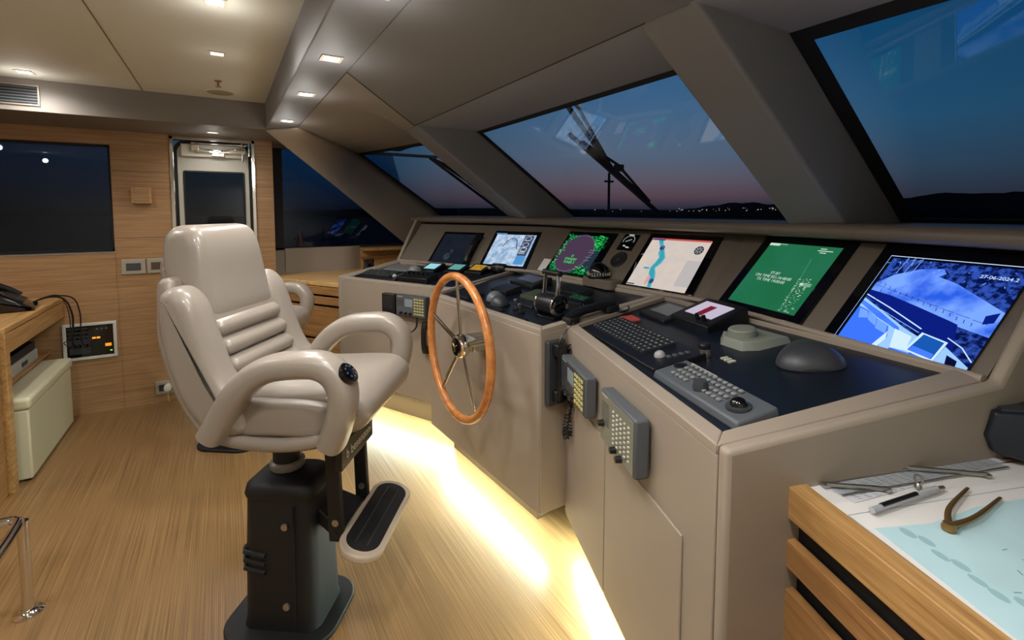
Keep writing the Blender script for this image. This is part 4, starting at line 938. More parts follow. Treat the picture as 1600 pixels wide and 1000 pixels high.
# ================================================================ helm chair
def make_chair(loc, rz, label, drop=0):
    t = thing('helm_chair', label, 'chair', loc=loc, rz=rz, group='leather helm chairs at the console')
    m = MB(); m.prism(rrect(.41, .34, .11, 8), 0, .018); bp_ = m.build('base_plate', BPAINT, t, bevel=.005, M=Matrix.Translation((.02, -.035, 0)))
    # pedestal: tapered rounded column
    m = MB(); secs = [(.018, .285, .225), (.04, .275, .22), (.30, .265, .21), (.475, .255, .20), (.487, .25, .195)]; vs = []; n = 32
    for z_, a, b_ in secs:
        P = rrect(a, b_, .05, 7); n = len(P); vs += [(x+.0, y, z_) for x, y in P]
    fs = [(i*n+j, i*n+(j+1) % n, (i+1)*n+(j+1) % n, (i+1)*n+j) for i in range(len(secs)-1) for j in range(n)]+[tuple(reversed(range(n))), tuple(range((len(secs)-1)*n, len(secs)*n))]
    m.add(vs, fs); pd = m.build('pedestal', BPAINT, t, smooth=True); pd.location = (.028, -.03, 0)
    m = MB(); vs = []
    secs = [(.49, .262, .205), (.502, .268, .21), (.53, .255, .20), (.545, .22, .17)]
    for z_, a, b_ in secs: vs += [(x, y, z_) for x, y in rrect(a, b_, .05, 7)]
    m.add(vs, [(i*n+j, i*n+(j+1) % n, (i+1)*n+(j+1) % n, (i+1)*n+j) for i in range(3) for j in range(n)]+[tuple(reversed(range(n))), tuple(range(3*n, 4*n))]); m.build('pedestal_cap', BPAINT, t, smooth=True).location = (.028, -.03, 0)
    g = MB()
    for i, z_ in enumerate((.235, .265, .295)): g.tube([(-.134, -.02, z_-.004*i), (-.134, -.075, z_), (-.118, -.104, z_+.004), (-.04, -.108, z_-.006)], .008, 8)
    g.build('moulded_ribs', BPAINT, pd, smooth=True)
    for x, z_ in ((.035, .40), (.035, .11)): MB().lathe([(.001, -.005), (.012, -.004), (.013, .002)], (x, -.1075-.004*(z_ < .2), z_), 'y', 16).build('screw', STEEL, pd, smooth=True)
    MB().box(.066, .069, -.114, -.10, .03, .475).build('cover_seam', BLKM, pd)
    MB().lathe([(.056, .543), (.062, .55), (.062, .568), (.054, .575)]).build('beige_collar', LEATHER, t, smooth=True)
    MB().lathe([(.05, .57), (.05, .70)]).build('neck', BPAINT, t, smooth=True)
    m = MB(); m.box(-.13, .22, -.13, .13, .695, .735); m.box(-.10, .05, -.19, .19, .71, .74); m.build('seat_mount', BPAINT, t, bevel=.008)
    # footrest
    m = MB(); m.box(.26, .285, -.155, .12, .62, .71); fr = m.build('footrest_bracket', mat('bracket_dark_olive', (20, 24, 17), .35), t, bevel=.003)
    text_mesh('b besenzoni', .046, 'lettering', WHT, fr, Matrix.Translation((.2856, -.01, .648)) @ Matrix.Rotation(R(90), 4, 'Z') @ Matrix.Rotation(R(90), 4, 'X'), 'CENTER', .0004)
    for y in (-.13, .095):
        m = MB(); m.hexa([(.225, y-.012, .36), (.275, y-.012, .36), (.275, y+.012, .36), (.225, y+.012, .36)], [(.215, y-.012, .70), (.262, y-.012, .70), (.262, y+.012, .70), (.215, y+.012, .70)]); m.build('footrest_arm', BPAINT, t, bevel=.004)
        MB().lathe([(.012, -.016), (.012, .016)], (.25, y, .43), 'y', 14).build('bolt', STEEL, t, smooth=True)
        MB().lathe([(.010, -.016), (.010, .016)], (.25, y, .385), 'y', 14).build('bolt', BLK, t, smooth=True)
    m = MB(); m.hexa([(.10, -.06, .40), (.26, -.115, .33), (.26, .08, .33), (.10, .06, .40)], [(.10, -.06, .46), (.26, -.115, .385), (.26, .08, .385), (.10, .06, .46)]); m.build('footrest_hinge', BPAINT, t, bevel=.006)
    Fm = Matrix.Translation((.345, 0.0, .365)) @ Matrix.Rotation(R(14), 4, 'Y')
    m = MB(); m.prism(rrect(.155, .44, .075, 8), -.016, .010); fp = m.build('footrest_plate', mat('footrest_beige', (186, 170, 150), .4), t, bevel=.007, M=Fm)
    m = MB(); m.prism(rrect(.118, .385, .055, 8), .010, .013); m.build('tread_pad', BLKM, fp, M=Fm)
    m = MB(); [m.box(x-.002, x+.002, -.165, .165, .013, .0145) for x in (-.02, .022)]; m.build('tread_grooves', DGRY, fp, M=Fm)
    # upholstery
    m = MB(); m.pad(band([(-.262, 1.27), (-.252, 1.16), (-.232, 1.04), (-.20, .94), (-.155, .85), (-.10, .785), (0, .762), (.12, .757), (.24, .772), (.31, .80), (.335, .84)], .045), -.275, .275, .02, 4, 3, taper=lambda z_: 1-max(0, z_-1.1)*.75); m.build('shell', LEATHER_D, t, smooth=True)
    for s_ in (-1, 1):
        m = MB(); y0, y1 = (.16, .285) if s_ > 0 else (-.285, -.16)
        m.pad([(-.262, 1.17), (-.255, 1.235), (-.20, 1.258), (-.145, 1.21), (-.105, 1.10), (-.06, .98), (.02, .86), (.01, .79), (-.10, .785), (-.19, .88), (-.245, 1.03)], y0, y1, .045, 6, 5); m.build('side_bolster', LEATHER, t, smooth=True)
    m = MB(); m.pad([(-.33, 1.33), (-.325, 1.41), (-.285, 1.45), (-.215, 1.442), (-.18, 1.38), (-.16, 1.26), (-.14, 1.15), (-.17, 1.125), (-.24, 1.14), (-.30, 1.22)], -.19, .19, .05, 6, 5, taper=lambda z_: 1-max(0, (z_-1.25))*.5); m.build('headrest', LEATHER, t, smooth=True)
    for i, z_ in enumerate((1.105, 1.04, .978, .92)):
        x = -.145+.026*i; m = MB(); m.pad([(x-.06, z_-.03), (x-.06, z_+.03), (x, z_+.033), (x+.03, z_+.018), (x+.038, z_), (x+.03, z_-.02), (x, z_-.033)], -.178, .178, .022, 5, 4); m.build('back_cushion', LEATHER, t, smooth=True)
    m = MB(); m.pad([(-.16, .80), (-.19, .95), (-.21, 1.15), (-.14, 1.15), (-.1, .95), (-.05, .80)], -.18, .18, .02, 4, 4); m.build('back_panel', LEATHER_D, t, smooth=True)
    m = MB(); m.pad([(-.10, .80), (-.10, .90), (-.04, .925), (.12, .922), (.28, .93), (.36, .925), (.405, .895), (.415, .86), (.40, .82), (.355, .78), (.25, .76), (0, .765)], -.225, .225, .05, 6, 5); m.build('seat_cushion', LEATHER, t, smooth=True)
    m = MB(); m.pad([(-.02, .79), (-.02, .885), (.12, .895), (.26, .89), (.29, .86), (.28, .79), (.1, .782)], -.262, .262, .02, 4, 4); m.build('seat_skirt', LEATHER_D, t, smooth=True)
    for s_ in (-1, 1):
        yy = s_*.285
        P = catmull([(-.08, yy*.97, .79), (-.035, yy*.98, .86), (.015, yy, .935), (.07, yy, .988), (.13, yy, 1.018), (.21, yy, 1.03), (.285, yy, 1.03), (.335, yy, 1.0), (.356, yy, .945), (.345, yy*.98, .87), (.305, yy*.92, .775)], 5, False)
        m = MB(); m.sweep(P, sup(.105, .082, 20, 2.7), up=(0, 1, 0)); ar = m.build('armrest', LEATHER, t, smooth=True)
        if s_ < 0:
            Md = Matrix.Translation((.372, yy-.01, 1.008)) @ Matrix.Rotation(R(48), 4, 'Y')
            MB().lathe([(.034, -.004), (.034, .012), (.029, .016), (.001, .016)]).build('control_dial', BLKG, ar, M=Md, smooth=True)
            k = MB()
            for a in range(8):
                k.cbox((.02*math.cos(R(45*a)), .02*math.sin(R(45*a)), .0165), (.006, .006, .002))
            k.build('dial_markings', GRY, ar, M=Md)
    MB().lathe([(.012, -.008), (.012, .008)], (-.10, -.272, .80), 'y', 14).build('pivot_bolt', STEEL, t, smooth=True)
    if drop:
        for c_ in t.children:
            if not c_.name.startswith(('base_plate', 'pedestal', 'beige_collar')): c_.location.z -= drop
    return t
make_chair((.175, 1.93, 0), R(-36), 'beige leather helm chair with footrest, nearest the camera')
make_chair((.03, 3.59, 0), R(-36), 'second beige leather helm chair, mostly hidden behind the near one', .07)

# ================================================================ port counter, binoculars
cn = thing('side_counter', 'oak side counter with louvred front beyond the console', 'counter', loc=(.6, 4.3, 0)); I = Matrix.Translation((-.6, -4.3, 0))
fr0, fr1 = V3((.395, 4.55, 0)), V3((.93, 3.60, 0))
top = [(.385, 4.60), (.395, 4.42), (.46, 4.37), (.86, 3.72), (1.25, 4.0), (1.65, 4.30), (1.65, 4.85), (.40, 4.855)]
MB().prism(top, .90, .932).build('counter_top', wood('oak_counter', (188, 146, 88), (216, 176, 118), (6, 30, 30), .4), cn, bevel=.004, M=I)
ins_ = [(.41, 4.59), (.43, 4.43), (.48, 4.39), (.87, 3.75), (1.2, 4.0), (1.2, 4.84), (.42, 4.84)]
MB().prism(ins_, .0, .90).build('carcass', BLKM, cn, M=I)
fd = (V3((.86, 3.72, 0))-V3((.46, 4.37, 0))).normalized(); FF = frameM((.445, 4.395, 0), fd, (0, 0, 1))
for z0, z1 in ((.835, .895), (.755, .815), (.48, .735), (.05, .46)): MB().box(-.0, .78, z0, z1, -.012, .012).build('front_slat', OAKC, cn, M=I @ FF, bevel=.002)
m = MB(); m.sweep(catmull([(.47, 4.82, 1.045), (.8, 4.825, 1.045), (1.02, 4.80, 1.045), (1.15, 4.86, 1.045)], 5, False), [(-.115, -.015), (.115, -.015), (.115, .015), (-.115, .015)], up=(0, 0, 1))
tag(m.build('upholstered_ledge', TAUPE, bevel=.004), 'curved taupe padded ledge under the side window', 'ledge')
t = thing('wood_shelf', 'narrow oak ledge in the corner behind the counter', 'shelf', loc=(1.4, 4.75, 1.1)); MB().box(-.25, .45, -.1, .1, .02, .045).build('shelf_board', OAKT, t); MB().box(-.25, .45, .06, .1, -.17, .02).build('back_board', OAKT, t); MB().box(-.25, .45, .02, .06, -.06, -.045).build('groove_strip', OAKC, t)
t = thing('binoculars', 'black binoculars standing on the oak side counter', 'binoculars', loc=(1.06, 4.16, .933), rz=R(40))
for s_ in (-1, 1):
    MB().lathe([(.034, 0), (.038, .01), (.036, .06), (.026, .085), (.02, .10), (.021, .135), (.016, .138)], (s_*.037, 0, 0)).build('barrel', BLKM, t, smooth=True)
    MB().lathe([(.022, .135), (.024, .15), (.018, .152)], (s_*.037, 0, 0)).build('eyepiece', BLK, t, smooth=True)
MB().box(-.03, .03, -.014, .014, .04, .10).build('bridge', BLK, t, bevel=.004)
MB().lathe([(.011, .10), (.011, .12)]).build('focus_wheel', BLK, t, smooth=True)

# ================================================================ port wall fittings
def switch(x0, x1, z0, z1, label, dark, plug=False, name='switch_plate'):
    t = thing(name, label, 'switch' if not plug else 'socket', loc=((x0+x1)/2, WP, (z0+z1)/2)); w, h = x1-x0, z1-z0
    MB().box(-w/2, w/2, -.012, 0, -h/2, h/2).build('plate', mat('plate_grey', (160, 152, 134), .4), t, bevel=.004)
    MB().box(-w*.3, w*.3, -.016, -.010, -h*.24, h*.24).build('rocker', mat(dark[0], dark[1], .4), t, bevel=.002)
    return t
switch(-.672, -.525, 1.022, 1.137, 'grey switch plate with dark rocker on the wood wall, left one', ('rocker_dark', (62, 64, 68)))
switch(-.517, -.386, 1.022, 1.137, 'grey switch plate with brown rockers beside the chair top', ('rocker_brown', (82, 66, 56)))
t = switch(-.504, -.383, .06, .165, 'low wall socket with a white plug near the floor', ('socket_dark', (40, 40, 42)), True, 'wall_socket')
t = thing('white_plug', 'white plug adaptor pushed into the low wall socket', 'plug', loc=(-.42, WP-.016, .125)); m = MB(); m.lathe([(.001, -.075), (.024, -.072), (.026, -.03), (.02, 0)], (0, 0, 0), 'y', 18); m.build('plug_body', WHT, t, smooth=True); m = MB(); m.tube([(0, -.05, -.02), (0, -.06, -.07), (.01, -.07, -.108)], .005, 6); m.build('plug_lead', mat('brass_lead', (180, 150, 80), .4), t)
t = thing('wall_box', 'small square oak box fixed to the wood wall between window and door', 'box', loc=(-.527, WP, 1.618)); MB().box(-.06, .06, -.045, 0, -.06, .06).build('box_body', OAKT, t, bevel=.003); MB().box(-.05, .05, -.0465, -.045, -.05, .05).build('box_face', OAKW, t)
# equipment rack in the wall
t = thing('wall_equipment_panel', 'pale framed black electronics panel with small amber lights low on the wall', 'panel', loc=(-.872, WP, .545))
m = MB()
for bx in ((-.153, .153, .115, .135), (-.153, .153, -.135, -.115), (-.153, -.133, -.115, .115), (.133, .153, -.115, .115)): m.box(bx[0], bx[1], -.018, 0, bx[2], bx[3])
m.build('frame', WHT, t, bevel=.003)
MB().box(-.135, .135, -.006, 0, -.117, .117).build('panel_face', BLKG, t)
m = MB()
for z_ in (.09, .06, .03): m.box(-.125, -.01, -.010, -.006, z_, z_+.012)
m.box(-.125, -.01, -.010, -.006, -.02, .015); m.box(-.12, .0, -.010, -.006, -.09, -.045); m.build('sockets', DGRY, t)
m = MB(); [m.lathe([(.001, -.010), (.008, -.010), (.008, -.006)], (.04+.026*i, 0, .085), 'y', 12) for i in range(3)]; m.build('round_sockets', GRY, t)
for x, z_, sz, cm in ((.02, .02, .010, 'amber'), (.045, .02, .010, 'amber'), (.10, -.04, .018, 'amber2'), (.115, -.085, .006, 'green')):
    MB().box(x-sz, x+sz, -.0085, -.006, z_-sz*.6, z_+sz*.6).build('indicator_light', E_('ind_'+cm, {'amber': (255, 150, 50), 'amber2': (220, 130, 40), 'green': (120, 220, 90)}[cm], 1.6), t)
# air vent in the valance
t = thing('air_vent', 'slatted metal air vent in the grey valance, top left', 'vent', loc=(-1.07, 3.95, 2.185))
m = MB(); [m.box(*bx) for bx in ((-.2, .155, -.008, 0, .052, .062), (-.2, .155, -.008, 0, -.062, -.052), (.145, .155, -.008, 0, -.052, .052), (-.2, -.19, -.008, 0, -.052, .052))]; m.build('frame', mat('vent_frame', (150, 138, 120), .35, .5), t, bevel=.002)
MB().box(-.19, .145, -.002, 0, -.052, .052).build('backing', BLKM, t)
for i in range(6): MB().hexa([(-.19, -.007, -.044+.017*i), (.145, -.007, -.044+.017*i), (.145, -.002, -.040+.017*i), (-.19, -.002, -.040+.017*i)], [(-.19, -.007, -.041+.017*i), (.145, -.007, -.041+.017*i), (.145, -.002, -.037+.017*i), (-.19, -.002, -.037+.017*i)]).build('slat', GRY, t)

# ================================================================ desk at left, phone, stool, rail
t = thing('side_desk', 'oak side desk with deep apron against the wood wall at left', 'desk', loc=(-1.3, 4.05, 0)); I = Matrix.Translation((1.3, -4.05, 0))
MB().box(-1.75, -1.0, 3.47, WP-.003, .86, .888).build('desk_top', OAKT, t, bevel=.003, M=I)
MB().box(-1.03, -1.012, 3.53, WP-.003, .74, .85).build('apron', OAKT, t, M=I); MB().box(-1.04, -1.028, 3.53, WP-.01, .848, .862).build('shadow_gap', BLKM, t, M=I)
MB().box(-1.06, -1.0, 3.47, 3.53, 0, .86).build('leg', OAKT, t, bevel=.003, M=I); MB().box(-1.75, -1.06, 3.49, 3.51, 0, .86).build('end_panel', OAKC, t, M=I)
MB().box(-1.75, -1.70, 3.52, WP-.003, 0, .86).build('back_panel', BLKM, t, M=I); MB().box(-1.69, -1.08, 3.52, WP-.01, .50, .515).build('shelf', OAKC, t, M=I)
t = thing('low_cabinet', 'plain oak cabinet end at the left edge of the photo', 'cabinet', loc=(-1.3, 3.0, 0)); MB().box(-.4, .275, -.5, .455, .0, .84).build('body', OAKC, t); MB().box(-.42, .285, -.5, .46, .84, .865).build('top', OAKT, t); MB().box(.275, .283, -.42, .42, .06, .80).build('door', OAKC, t, bevel=.002)
t = thing('grey_receiver', 'pale grey electronics box on the shelf under the desk', 'electronics', loc=(-1.30, 4.1, .5155)); MB().box(-.2, .2, -.25, .25, 0, .07).build('housing', mat('pale_grey_box', (150, 150, 140), .45), t, bevel=.004); MB().box(.2, .202, -.05, .05, .02, .045).build('socket', BLK, t); MB().box(-.19, .19, -.24, .24, .07, .12).build('upper_tray', BLK, t)
t = thing('dark_receiver', 'dark electronics box on top of the pale one under the desk', 'electronics', loc=(-1.32, 4.15, .636)); MB().box(-.18, .18, -.2, .2, 0, .05).build('housing', DGRY, t, bevel=.004); MB().box(.18, .182, -.15, .15, .02, .03).build('blue_strip', mat('blue_strip', (40, 70, 110), .4), t)
# stool
t = thing('storage_stool', 'cream vinyl box stool with padded lid under the desk', 'stool', loc=(-1.17, 4.01, 0))
MB().box(-.21, .21, -.42, .43, .012, .405).build('body', CREAM, t, bevel=.01); MB().box(-.22, .222, -.432, .437, .408, .475).build('lid', CREAM, t, bevel=.02, seg=4)
m = MB(); [m.cbox((x, y, .006), (.03, .03, .012)) for x in (-.18, .18) for y in (-.38, .39)]; m.build('foot', BLK, t)
# phone unit on the desk
t = thing('desk_telephone', 'black desk console with red indicator light on the side desk', 'telephone', loc=(-1.24, 4.10, .888), rz=R(8))
m = MB(); m.pad([(-.22, 0), (-.22, .10), (-.16, .15), (-.06, .16), (.06, .12), (.17, .04), (.18, 0)], -.12, .12, .02, 4, 4); m.build('housing', BLKG, t, smooth=True)
m = MB(); m.hexa([(-.05, -.1, .163), (.16, -.1, .055), (.16, .06, .055), (-.05, .06, .163)], [(-.045, -.1, .173), (.165, -.1, .065), (.165, .06, .065), (-.045, .06, .173)]); m.build('keypad', BLK, t)
k = MB()
for i in range(5):
    for j in range(4): x = -.02+i*.036; k.cbox((x, -.08+j*.04, .163-(x+.05)*.515+.006), (.02, .024, .006))
k.build('keys', GRY, t)
m = MB(); m.sweep(catmull([(-.12, .09, .15), (-.06, .09, .185), (.06, .09, .135), (.13, .09, .08)], 4, False), sup(.03, .04, 12)); m.build('handset', BLK, t, smooth=True)
MB().lathe([(.007, 0), (.006, .008), (.001, .010)], (-.03, -.03, .176)).build('red_light', E_('red_led', (255, 40, 50), 4), t)
for i, (dx, lab) in enumerate(((0, 'thick black cable looping off the desk corner to the wall panel'), (.035, 'thin dark cable looping off the desk corner, outermost'), (-.03, 'black cable drooping from the desk phone, innermost'))):
    cord([(-1.1, 4.20+.05*i, .90), (-1.02, 4.28+.05*i, .93), (-.955+dx, 4.36+.04*i, .90), (-.93+dx, 4.42+.03*i, .78), (-.94+dx, 4.46+.03*i, .66-.03*i), (-.96+dx*1.5, 4.52, .56), (-.93+dx, 4.57, .50)], .006-.0015*i, 'cable', lab)
# chrome rail
t = thing('chrome_foot_rail', 'low chrome tube rail on a round floor flange, bottom left', 'rail', loc=(-.675, 2.385, 0))
m = MB(); P = [(0, 0, .012), (0, 0, .36)]; m.tube(P, .017, 16); m.build('post', CHR, t, smooth=True)
m = MB(); m.tube(catmull([(-.75, .0, .37), (-.3, 0, .37), (-.06, .0, .37), (-.015, -.012, .37), (0, -.06, .37), (0, -.3, .37), (0, -.9, .37)], 6, False), .017, 16); m.build('rail_tube', CHR, t, smooth=True)
m = MB(); m.lathe([(.045, 0), (.045, .006), (.025, .012), (.018, .02)]); m.build('floor_flange', CHR, t, smooth=True)
m = MB(); m.tube([(-.75, 0, .012), (-.75, 0, .36)], .017, 16); m.tube([(0, -.9, .012), (0, -.9, .36)], .017, 16); m.build('post', CHR, t, smooth=True)

# ================================================================ chart table
TM = frameM((1.043, .578, .905), (-.39, -.92, 0), (.935, -.355, 0)); TM = frameM((1.043, .578, .905), (-.39, -.92, 0), (.92, -.39, 0))
t = thing('chart_table', 'oak chart table with slatted front in the near right corner', 'table', M=TM)
sk = -.045   # table side follows the console end
def q4(x0, x1, y0, y1): return [(x0-.02*y0, y0), (x1, y0), (x1, y1), (x0-.02*y1, y1)]
MB().prism([(.0, 0), (1.0, 0), (1.0, .045), (-.002, .045)], -.072, 0).build('front_rail', OAKX, t, bevel=.003)
MB().prism([(-.002, .045), (1.0, .045), (1.0, .9), (-.03, .9)], -.04, -.010).build('table_top', OAKX, t)
MB().box(0.01, 1.0, .03, .04, -.905, -.07).build('recess_panel', BLKM, t)
for z0, z1 in ((-.182, -.12), (-.90, -.232)): MB().box(.0, 1.0, .0, .022, z0, z1).build('drawer_front', OAKC, t, bevel=.002)
MB().box(.0, .018, .022, .88, -.905, -.04).build('side_panel', OAKC, t)
# charts
def flat_thing(name, pts, z, m, label, cat, th=.0008): return tag(MB().prism(pts, z, z+th).build(name, m, M=TM), label, cat)
# world -> table local
TI = TM.inverted()
def wl(x, y): p = TI @ V3((x, y, .905)); return (p.x, p.y)
bc = [wl(*q_) for q_ in ((1.08, .515), (1.66, .32), (1.66, -.2), (.80, -.2), (.885, .055))]
t = thing('nautical_chart', 'large paper sea chart with pale blue water spread on the table', 'chart', M=TM)
MB().prism([(.012, .05), (.8, .05), (.8, .75), (-.0, .75)], -.0095, -.0085).build('paper_sheet', PAPER, t)
bl_ = mat('chart_blue', (182, 214, 220), .6, var=.12, vscale=9)
blue = [wl(*q_) for q_ in ((1.043, .395), (1.155, .345), (1.30, .318), (1.43, .275), (1.55, .0), (1.3, -.2), (.86, -.05), (.94, .18))]
MB().prism(blue, -.0085, -.0083).build('blue_water', bl_, t)
sh = MB(); random.seed(11)
for i in range(9):
    f_ = i/8; x = 1.055+.0*f_; c_ = wl(1.06-.09*f_+random.gauss(0, .008), .37-.22*f_); sh.prism(ell(c_[0]+.0, c_[1]+.035, .016, .007+.003*random.random(), 10), -.0083, -.0082+.00002*i)
sh.build('shoal_tint', mat('chart_shoal', (150, 188, 194), .6), t)
li = MB()
a, b_, c_ = wl(1.045, .44), wl(1.50, .285), wl(.86, .02)
for p0, p1 in ((a, b_), (a, c_)): li.prism(line(*p0, *p1, .0012), -.0083, -.0081)
for i in range(40):
    x, y = random.uniform(.22, .7), random.uniform(.14, .6); an = random.uniform(0, 3); li.prism(line(x, y, x+.012*math.cos(an), y+.012*math.sin(an), .002), -.0082, -.008)
li.build('printed_lines', mat('chart_ink', (120, 150, 160), .6), t)
t = thing('paper_almanac_sheet', 'white printed sheet with grey text under the rulers', 'paper', M=TM)
pg_ = [wl(*q_) for q_ in ((1.105, .535), (1.56, .40), (1.62, .34), (1.10, .452))]
MB().prism(pg_, -.0078, -.0070).build('paper_sheet', mat('paper_cool', (206, 206, 212), .7), t)
k = MB()
for i in range(10):
    for j in range(18):
        x = 1.12+j*.024; y = .522-(x-1.105)*.30-.006-i*.0062
        if y > .456-(x-1.1)*.22: p0 = wl(x, y); p1 = wl(x+random.uniform(.008, .018), y-.004); k.prism(line(*p0, *p1, .0016), -.007, -.0068)
k.build('printed_lines', mat('ink_grey', (140, 142, 150), .6), t)
# parallel rulers (clear bars with metal arms)
def ruler(a, b_, w, label, arms):
    A, B_ = V3(wl(*a)), V3(wl(*b_)); d_ = (B_-A).normalized(); nn = V3((-d_[1], d_[0]))
    t = thing('parallel_ruler', label, 'ruler', M=TM)
    m = MB(); m.prism([A, B_, B_+nn*w, A+nn*w], -.0066, -.0036); m.build('clear_bar', CLEAR, t)
    m = MB(); m.prism([A, B_, B_+nn*.004, A+nn*.004], -.0036, -.0032); m.prism([A+nn*(w-.004), B_+nn*(w-.004), B_+nn*w, A+nn*w], -.0036, -.0032); m.build('edge_line', STEEL, t)
    for p0, p1 in arms:
        P, Q = V3(wl(*p0)), V3(wl(*p1)); m = MB(); m.tube([(P.x, P.y, .001), (Q.x, Q.y, .001)], .005, 8); m.cbox((P.x, P.y, -.001), (.014, .014, .006)); m.cbox((Q.x, Q.y, -.001), (.014, .014, .006)); m.build('metal_arm', STEEL, t, smooth=True)
    return t
ruler((1.10, .475), (1.56, .33), .05, 'clear parallel ruler with steel arms on the white sheet', [((1.106, .512), (1.20, .435)), ((1.335, .455), (1.46, .345))])
for x, y, lab in ((1.37, .452, 'small steel ring knob standing on the ruler, the far one'), (1.27, .405, 'small steel ring knob standing on the ruler, the near one')):
    c_ = wl(x, y); t = thing('ruler_knob', lab, 'knob', M=TM @ Matrix.Translation((c_[0], c_[1], 0))); m = MB(); m.tube([(.009*math.cos(2*math.pi*i/20), 0, .016+.009*math.sin(2*math.pi*i/20)) for i in range(20)], .0025, 8, closed=True); m.build('ring', STEEL, t, smooth=True); MB().lathe([(.007, -.0032), (.007, .002), (.003, .007)]).build('stem', STEEL, t, smooth=True)
# black and clear pencil case / roller rule
A, B_ = V3(wl(1.082, .415)), V3(wl(1.31, .375)); 
t = thing('mechanical_pencil', 'thick black and clear pencil lying across the chart', 'pencil', M=TM)
m = MB(); m.tube([(A.x, A.y, .003), (A.lerp(B_, .9).x, A.lerp(B_, .9).y, .003)], .0062, 12); m.build('clear_barrel', mat('clear_grey', (170, 172, 176), .15), t, smooth=True)
m = MB(); p_, q_ = A.lerp(B_, .12), A.lerp(B_, .6); m.tube([(p_.x, p_.y, .0065), (q_.x, q_.y, .0065)], .0050, 12); m.build('black_grip', BLK, t, smooth=True)
m = MB(); p_ = A.lerp(B_, .9); m.tube([(p_.x, p_.y, .003), (B_.x, B_.y, .001)], .004, 8); m.build('tip', STEEL, t, smooth=True)
# brass dividers
t = thing('chart_dividers', 'open brass dividers lying on the blue chart', 'dividers', M=TM)
ap = V3(wl(1.155, .319)); e1, e2 = V3(wl(1.356, .348)), V3(wl(1.368, .300))
for e_ in (e1, e2):
    mdl = ap.lerp(e_, .35); d_ = (e_-ap).normalized(); s_ = V3((-d_[1], d_[0])); sg = 1 if (e_ is e1) else -1
    bow = mdl+s_*.010*(1 if s_.dot(e1-e2)*sg > 0 else -1)
    m = MB(); P = catmull([(ap.x, ap.y, .001), (bow.x, bow.y, .003), (e_.x, e_.y, -.001)], 6, False); m.sweep(P, sup(.009, .013, 10), scales=[1-.55*i/(len(P)-1) for i in range(len(P))]); m.build('arm', BRASS, t, smooth=True)
MB().lathe([(.011, -.006), (.012, .0), (.009, .008), (.001, .009)], (ap.x, ap.y, 0)).build('hinge', BRASS, t, smooth=True)
# black printer-like device, not a lamp, standing on the table at right edge
t = thing('black_table_device', 'dark angular plastic device standing on the chart at the right edge', 'device', M=Matrix.Translation((1.66, .33, .903)) @ Matrix.Rotation(R(-55), 4, 'Z'))
m = MB(); m.pad([(-.10, .06), (-.085, .12), (.0, .13), (.18, .10), (.18, 0), (.02, .0), (-.08, .02)], -.07, .05, .01, 3, 1); m.build('housing', mat('navy_plastic', (26, 30, 40), .4), t, bevel=.006)
MB().box(-.07, .12, -.06, .0, .12, .128).build('top_panel', DGRY, t); MB().lathe([(.016, .125), (.012, .15), (.001, .152)], (.1, -.02, 0)).build('button', KEYS, t, smooth=True)

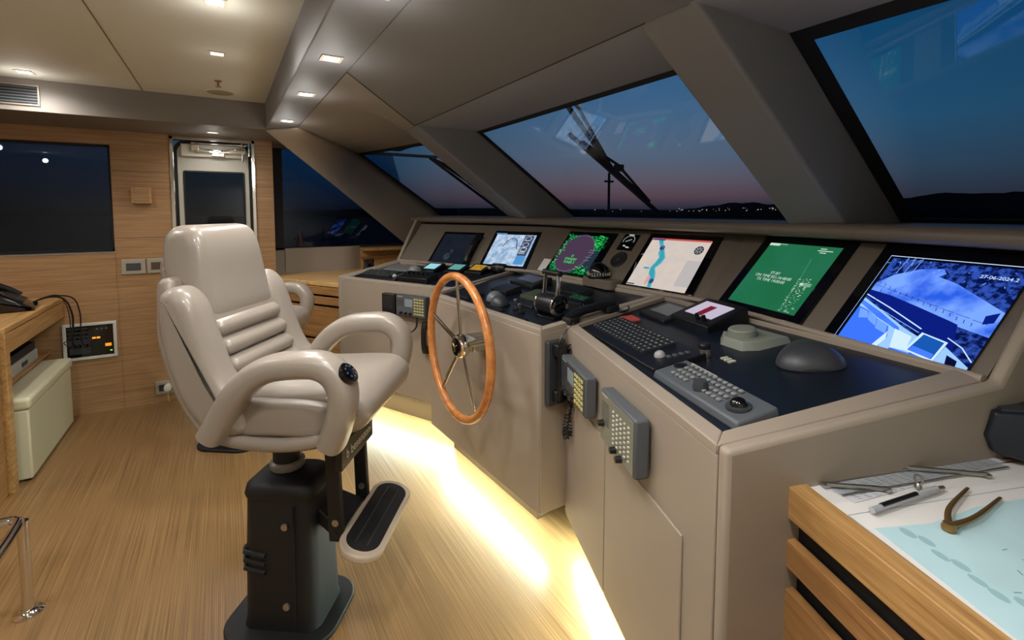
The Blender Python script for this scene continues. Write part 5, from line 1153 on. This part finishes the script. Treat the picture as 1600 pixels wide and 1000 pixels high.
# ================================================================ ceiling fittings and lamps
def downlight(x, y, z, label, on=1.0, grp=None, size=.055):
    t = thing('ceiling_downlight', label, 'light', loc=(x, y, z), group=grp)
    m = MB(); s_ = size/2+.012
    for bx in ((-s_, s_, -s_, -size/2), (-s_, s_, size/2, s_), (-s_, -size/2, -size/2, size/2), (size/2, s_, -size/2, size/2)): m.box(bx[0], bx[1], bx[2], bx[3], -.004, .0)
    m.build('frame', mat('lamp_frame', (200, 190, 170), .3), t)
    MB().box(-size/2, size/2, -size/2, size/2, -.002, .0).build('diffuser', E_('lamp_on', (255, 246, 228), 26) if on > .5 else E_('lamp_dim', (255, 238, 210), 2.2), t)
    la = bpy.data.lights.new('downlight', 'SPOT'); la.energy = SPOT_W*on; la.spot_size = R(165); la.spot_blend = 1.0; la.shadow_soft_size = .035; la.color = (1.0, .975, .95)
    o = bpy.data.objects.new('downlight_lamp', la); COL.objects.link(o); o.parent = t; o.location = (0, 0, -.03)
    lb = bpy.data.lights.new('ceiling_fill', 'POINT'); lb.energy = SPOT_W*.04*on; lb.shadow_soft_size = .03; lb.color = (1.0, .975, .93)  # extra point light added below the fitting to brighten the ceiling
    o = bpy.data.objects.new('ceiling_fill', lb); COL.objects.link(o); o.parent = t; o.location = (0, 0, -.11)
for i, (y, lab) in enumerate(((1.995, 'square downlight in the grey beam, nearest of the three visible'), (2.66, 'square downlight in the grey beam, middle of three'), (3.50, 'square downlight in the grey beam, farthest, by the corner'))): downlight(.38, y, ZS, lab)
for y, lab in ((1.33, 'fourth downlight in the grey beam, just above the photo'), (.66, 'fifth downlight in the grey beam, over the near console wing'), (.0, 'last downlight in the grey beam, over the chart table')): downlight(.38, y, ZS, lab)
downlight(.0, 2.15, ZC, 'bright square ceiling downlight at the top of the photo'); downlight(0, 2.84, ZC, 'dim square ceiling downlight above the chair', .12)
downlight(-.93, 3.76, ZC, 'square ceiling downlight near the air vent'); downlight(-.05, 4.30, ZS, 'downlight in the soffit over the side door', .45)
for x, y, lab in ((-.93, 2.15, 'ceiling downlight over the chrome foot rail'), (-.93, .6, 'ceiling downlight behind the camera on the starboard side'), (0, .75, 'ceiling downlight just ahead of the camera, above the photo'), (-2.0, 2.15, 'aft ceiling downlight on the centreline'), (-2.0, 3.6, 'aft ceiling downlight in line with the side desk'), (-2.0, .6, 'aft ceiling downlight in the starboard corner')): downlight(x, y, ZC, lab)
t = thing('fire_sprinkler', 'small brass sprinkler head on the cream ceiling', 'sprinkler', loc=(0, 3.42, ZC)); MB().lathe([(.02, 0), (.018, -.006), (.006, -.010), (.006, -.035), (.001, -.036)][::-1]).build('stem', BRASS, t, smooth=True); MB().lathe([(.016, -.038), (.016, -.035)]).build('deflector', BRASS, t, smooth=True)
t = thing('ceiling_speaker', 'flat round cream speaker disc in the ceiling by the corner', 'speaker', loc=(0.01, 3.74, ZC)); MB().lathe([(.075, -.004), (.08, 0)]).build('grille', mat('speaker_cream', (150, 136, 110), .7), t, smooth=True); MB().lathe([(.082, -.003), (.085, 0)]).build('rim', CEIL, t, smooth=True)
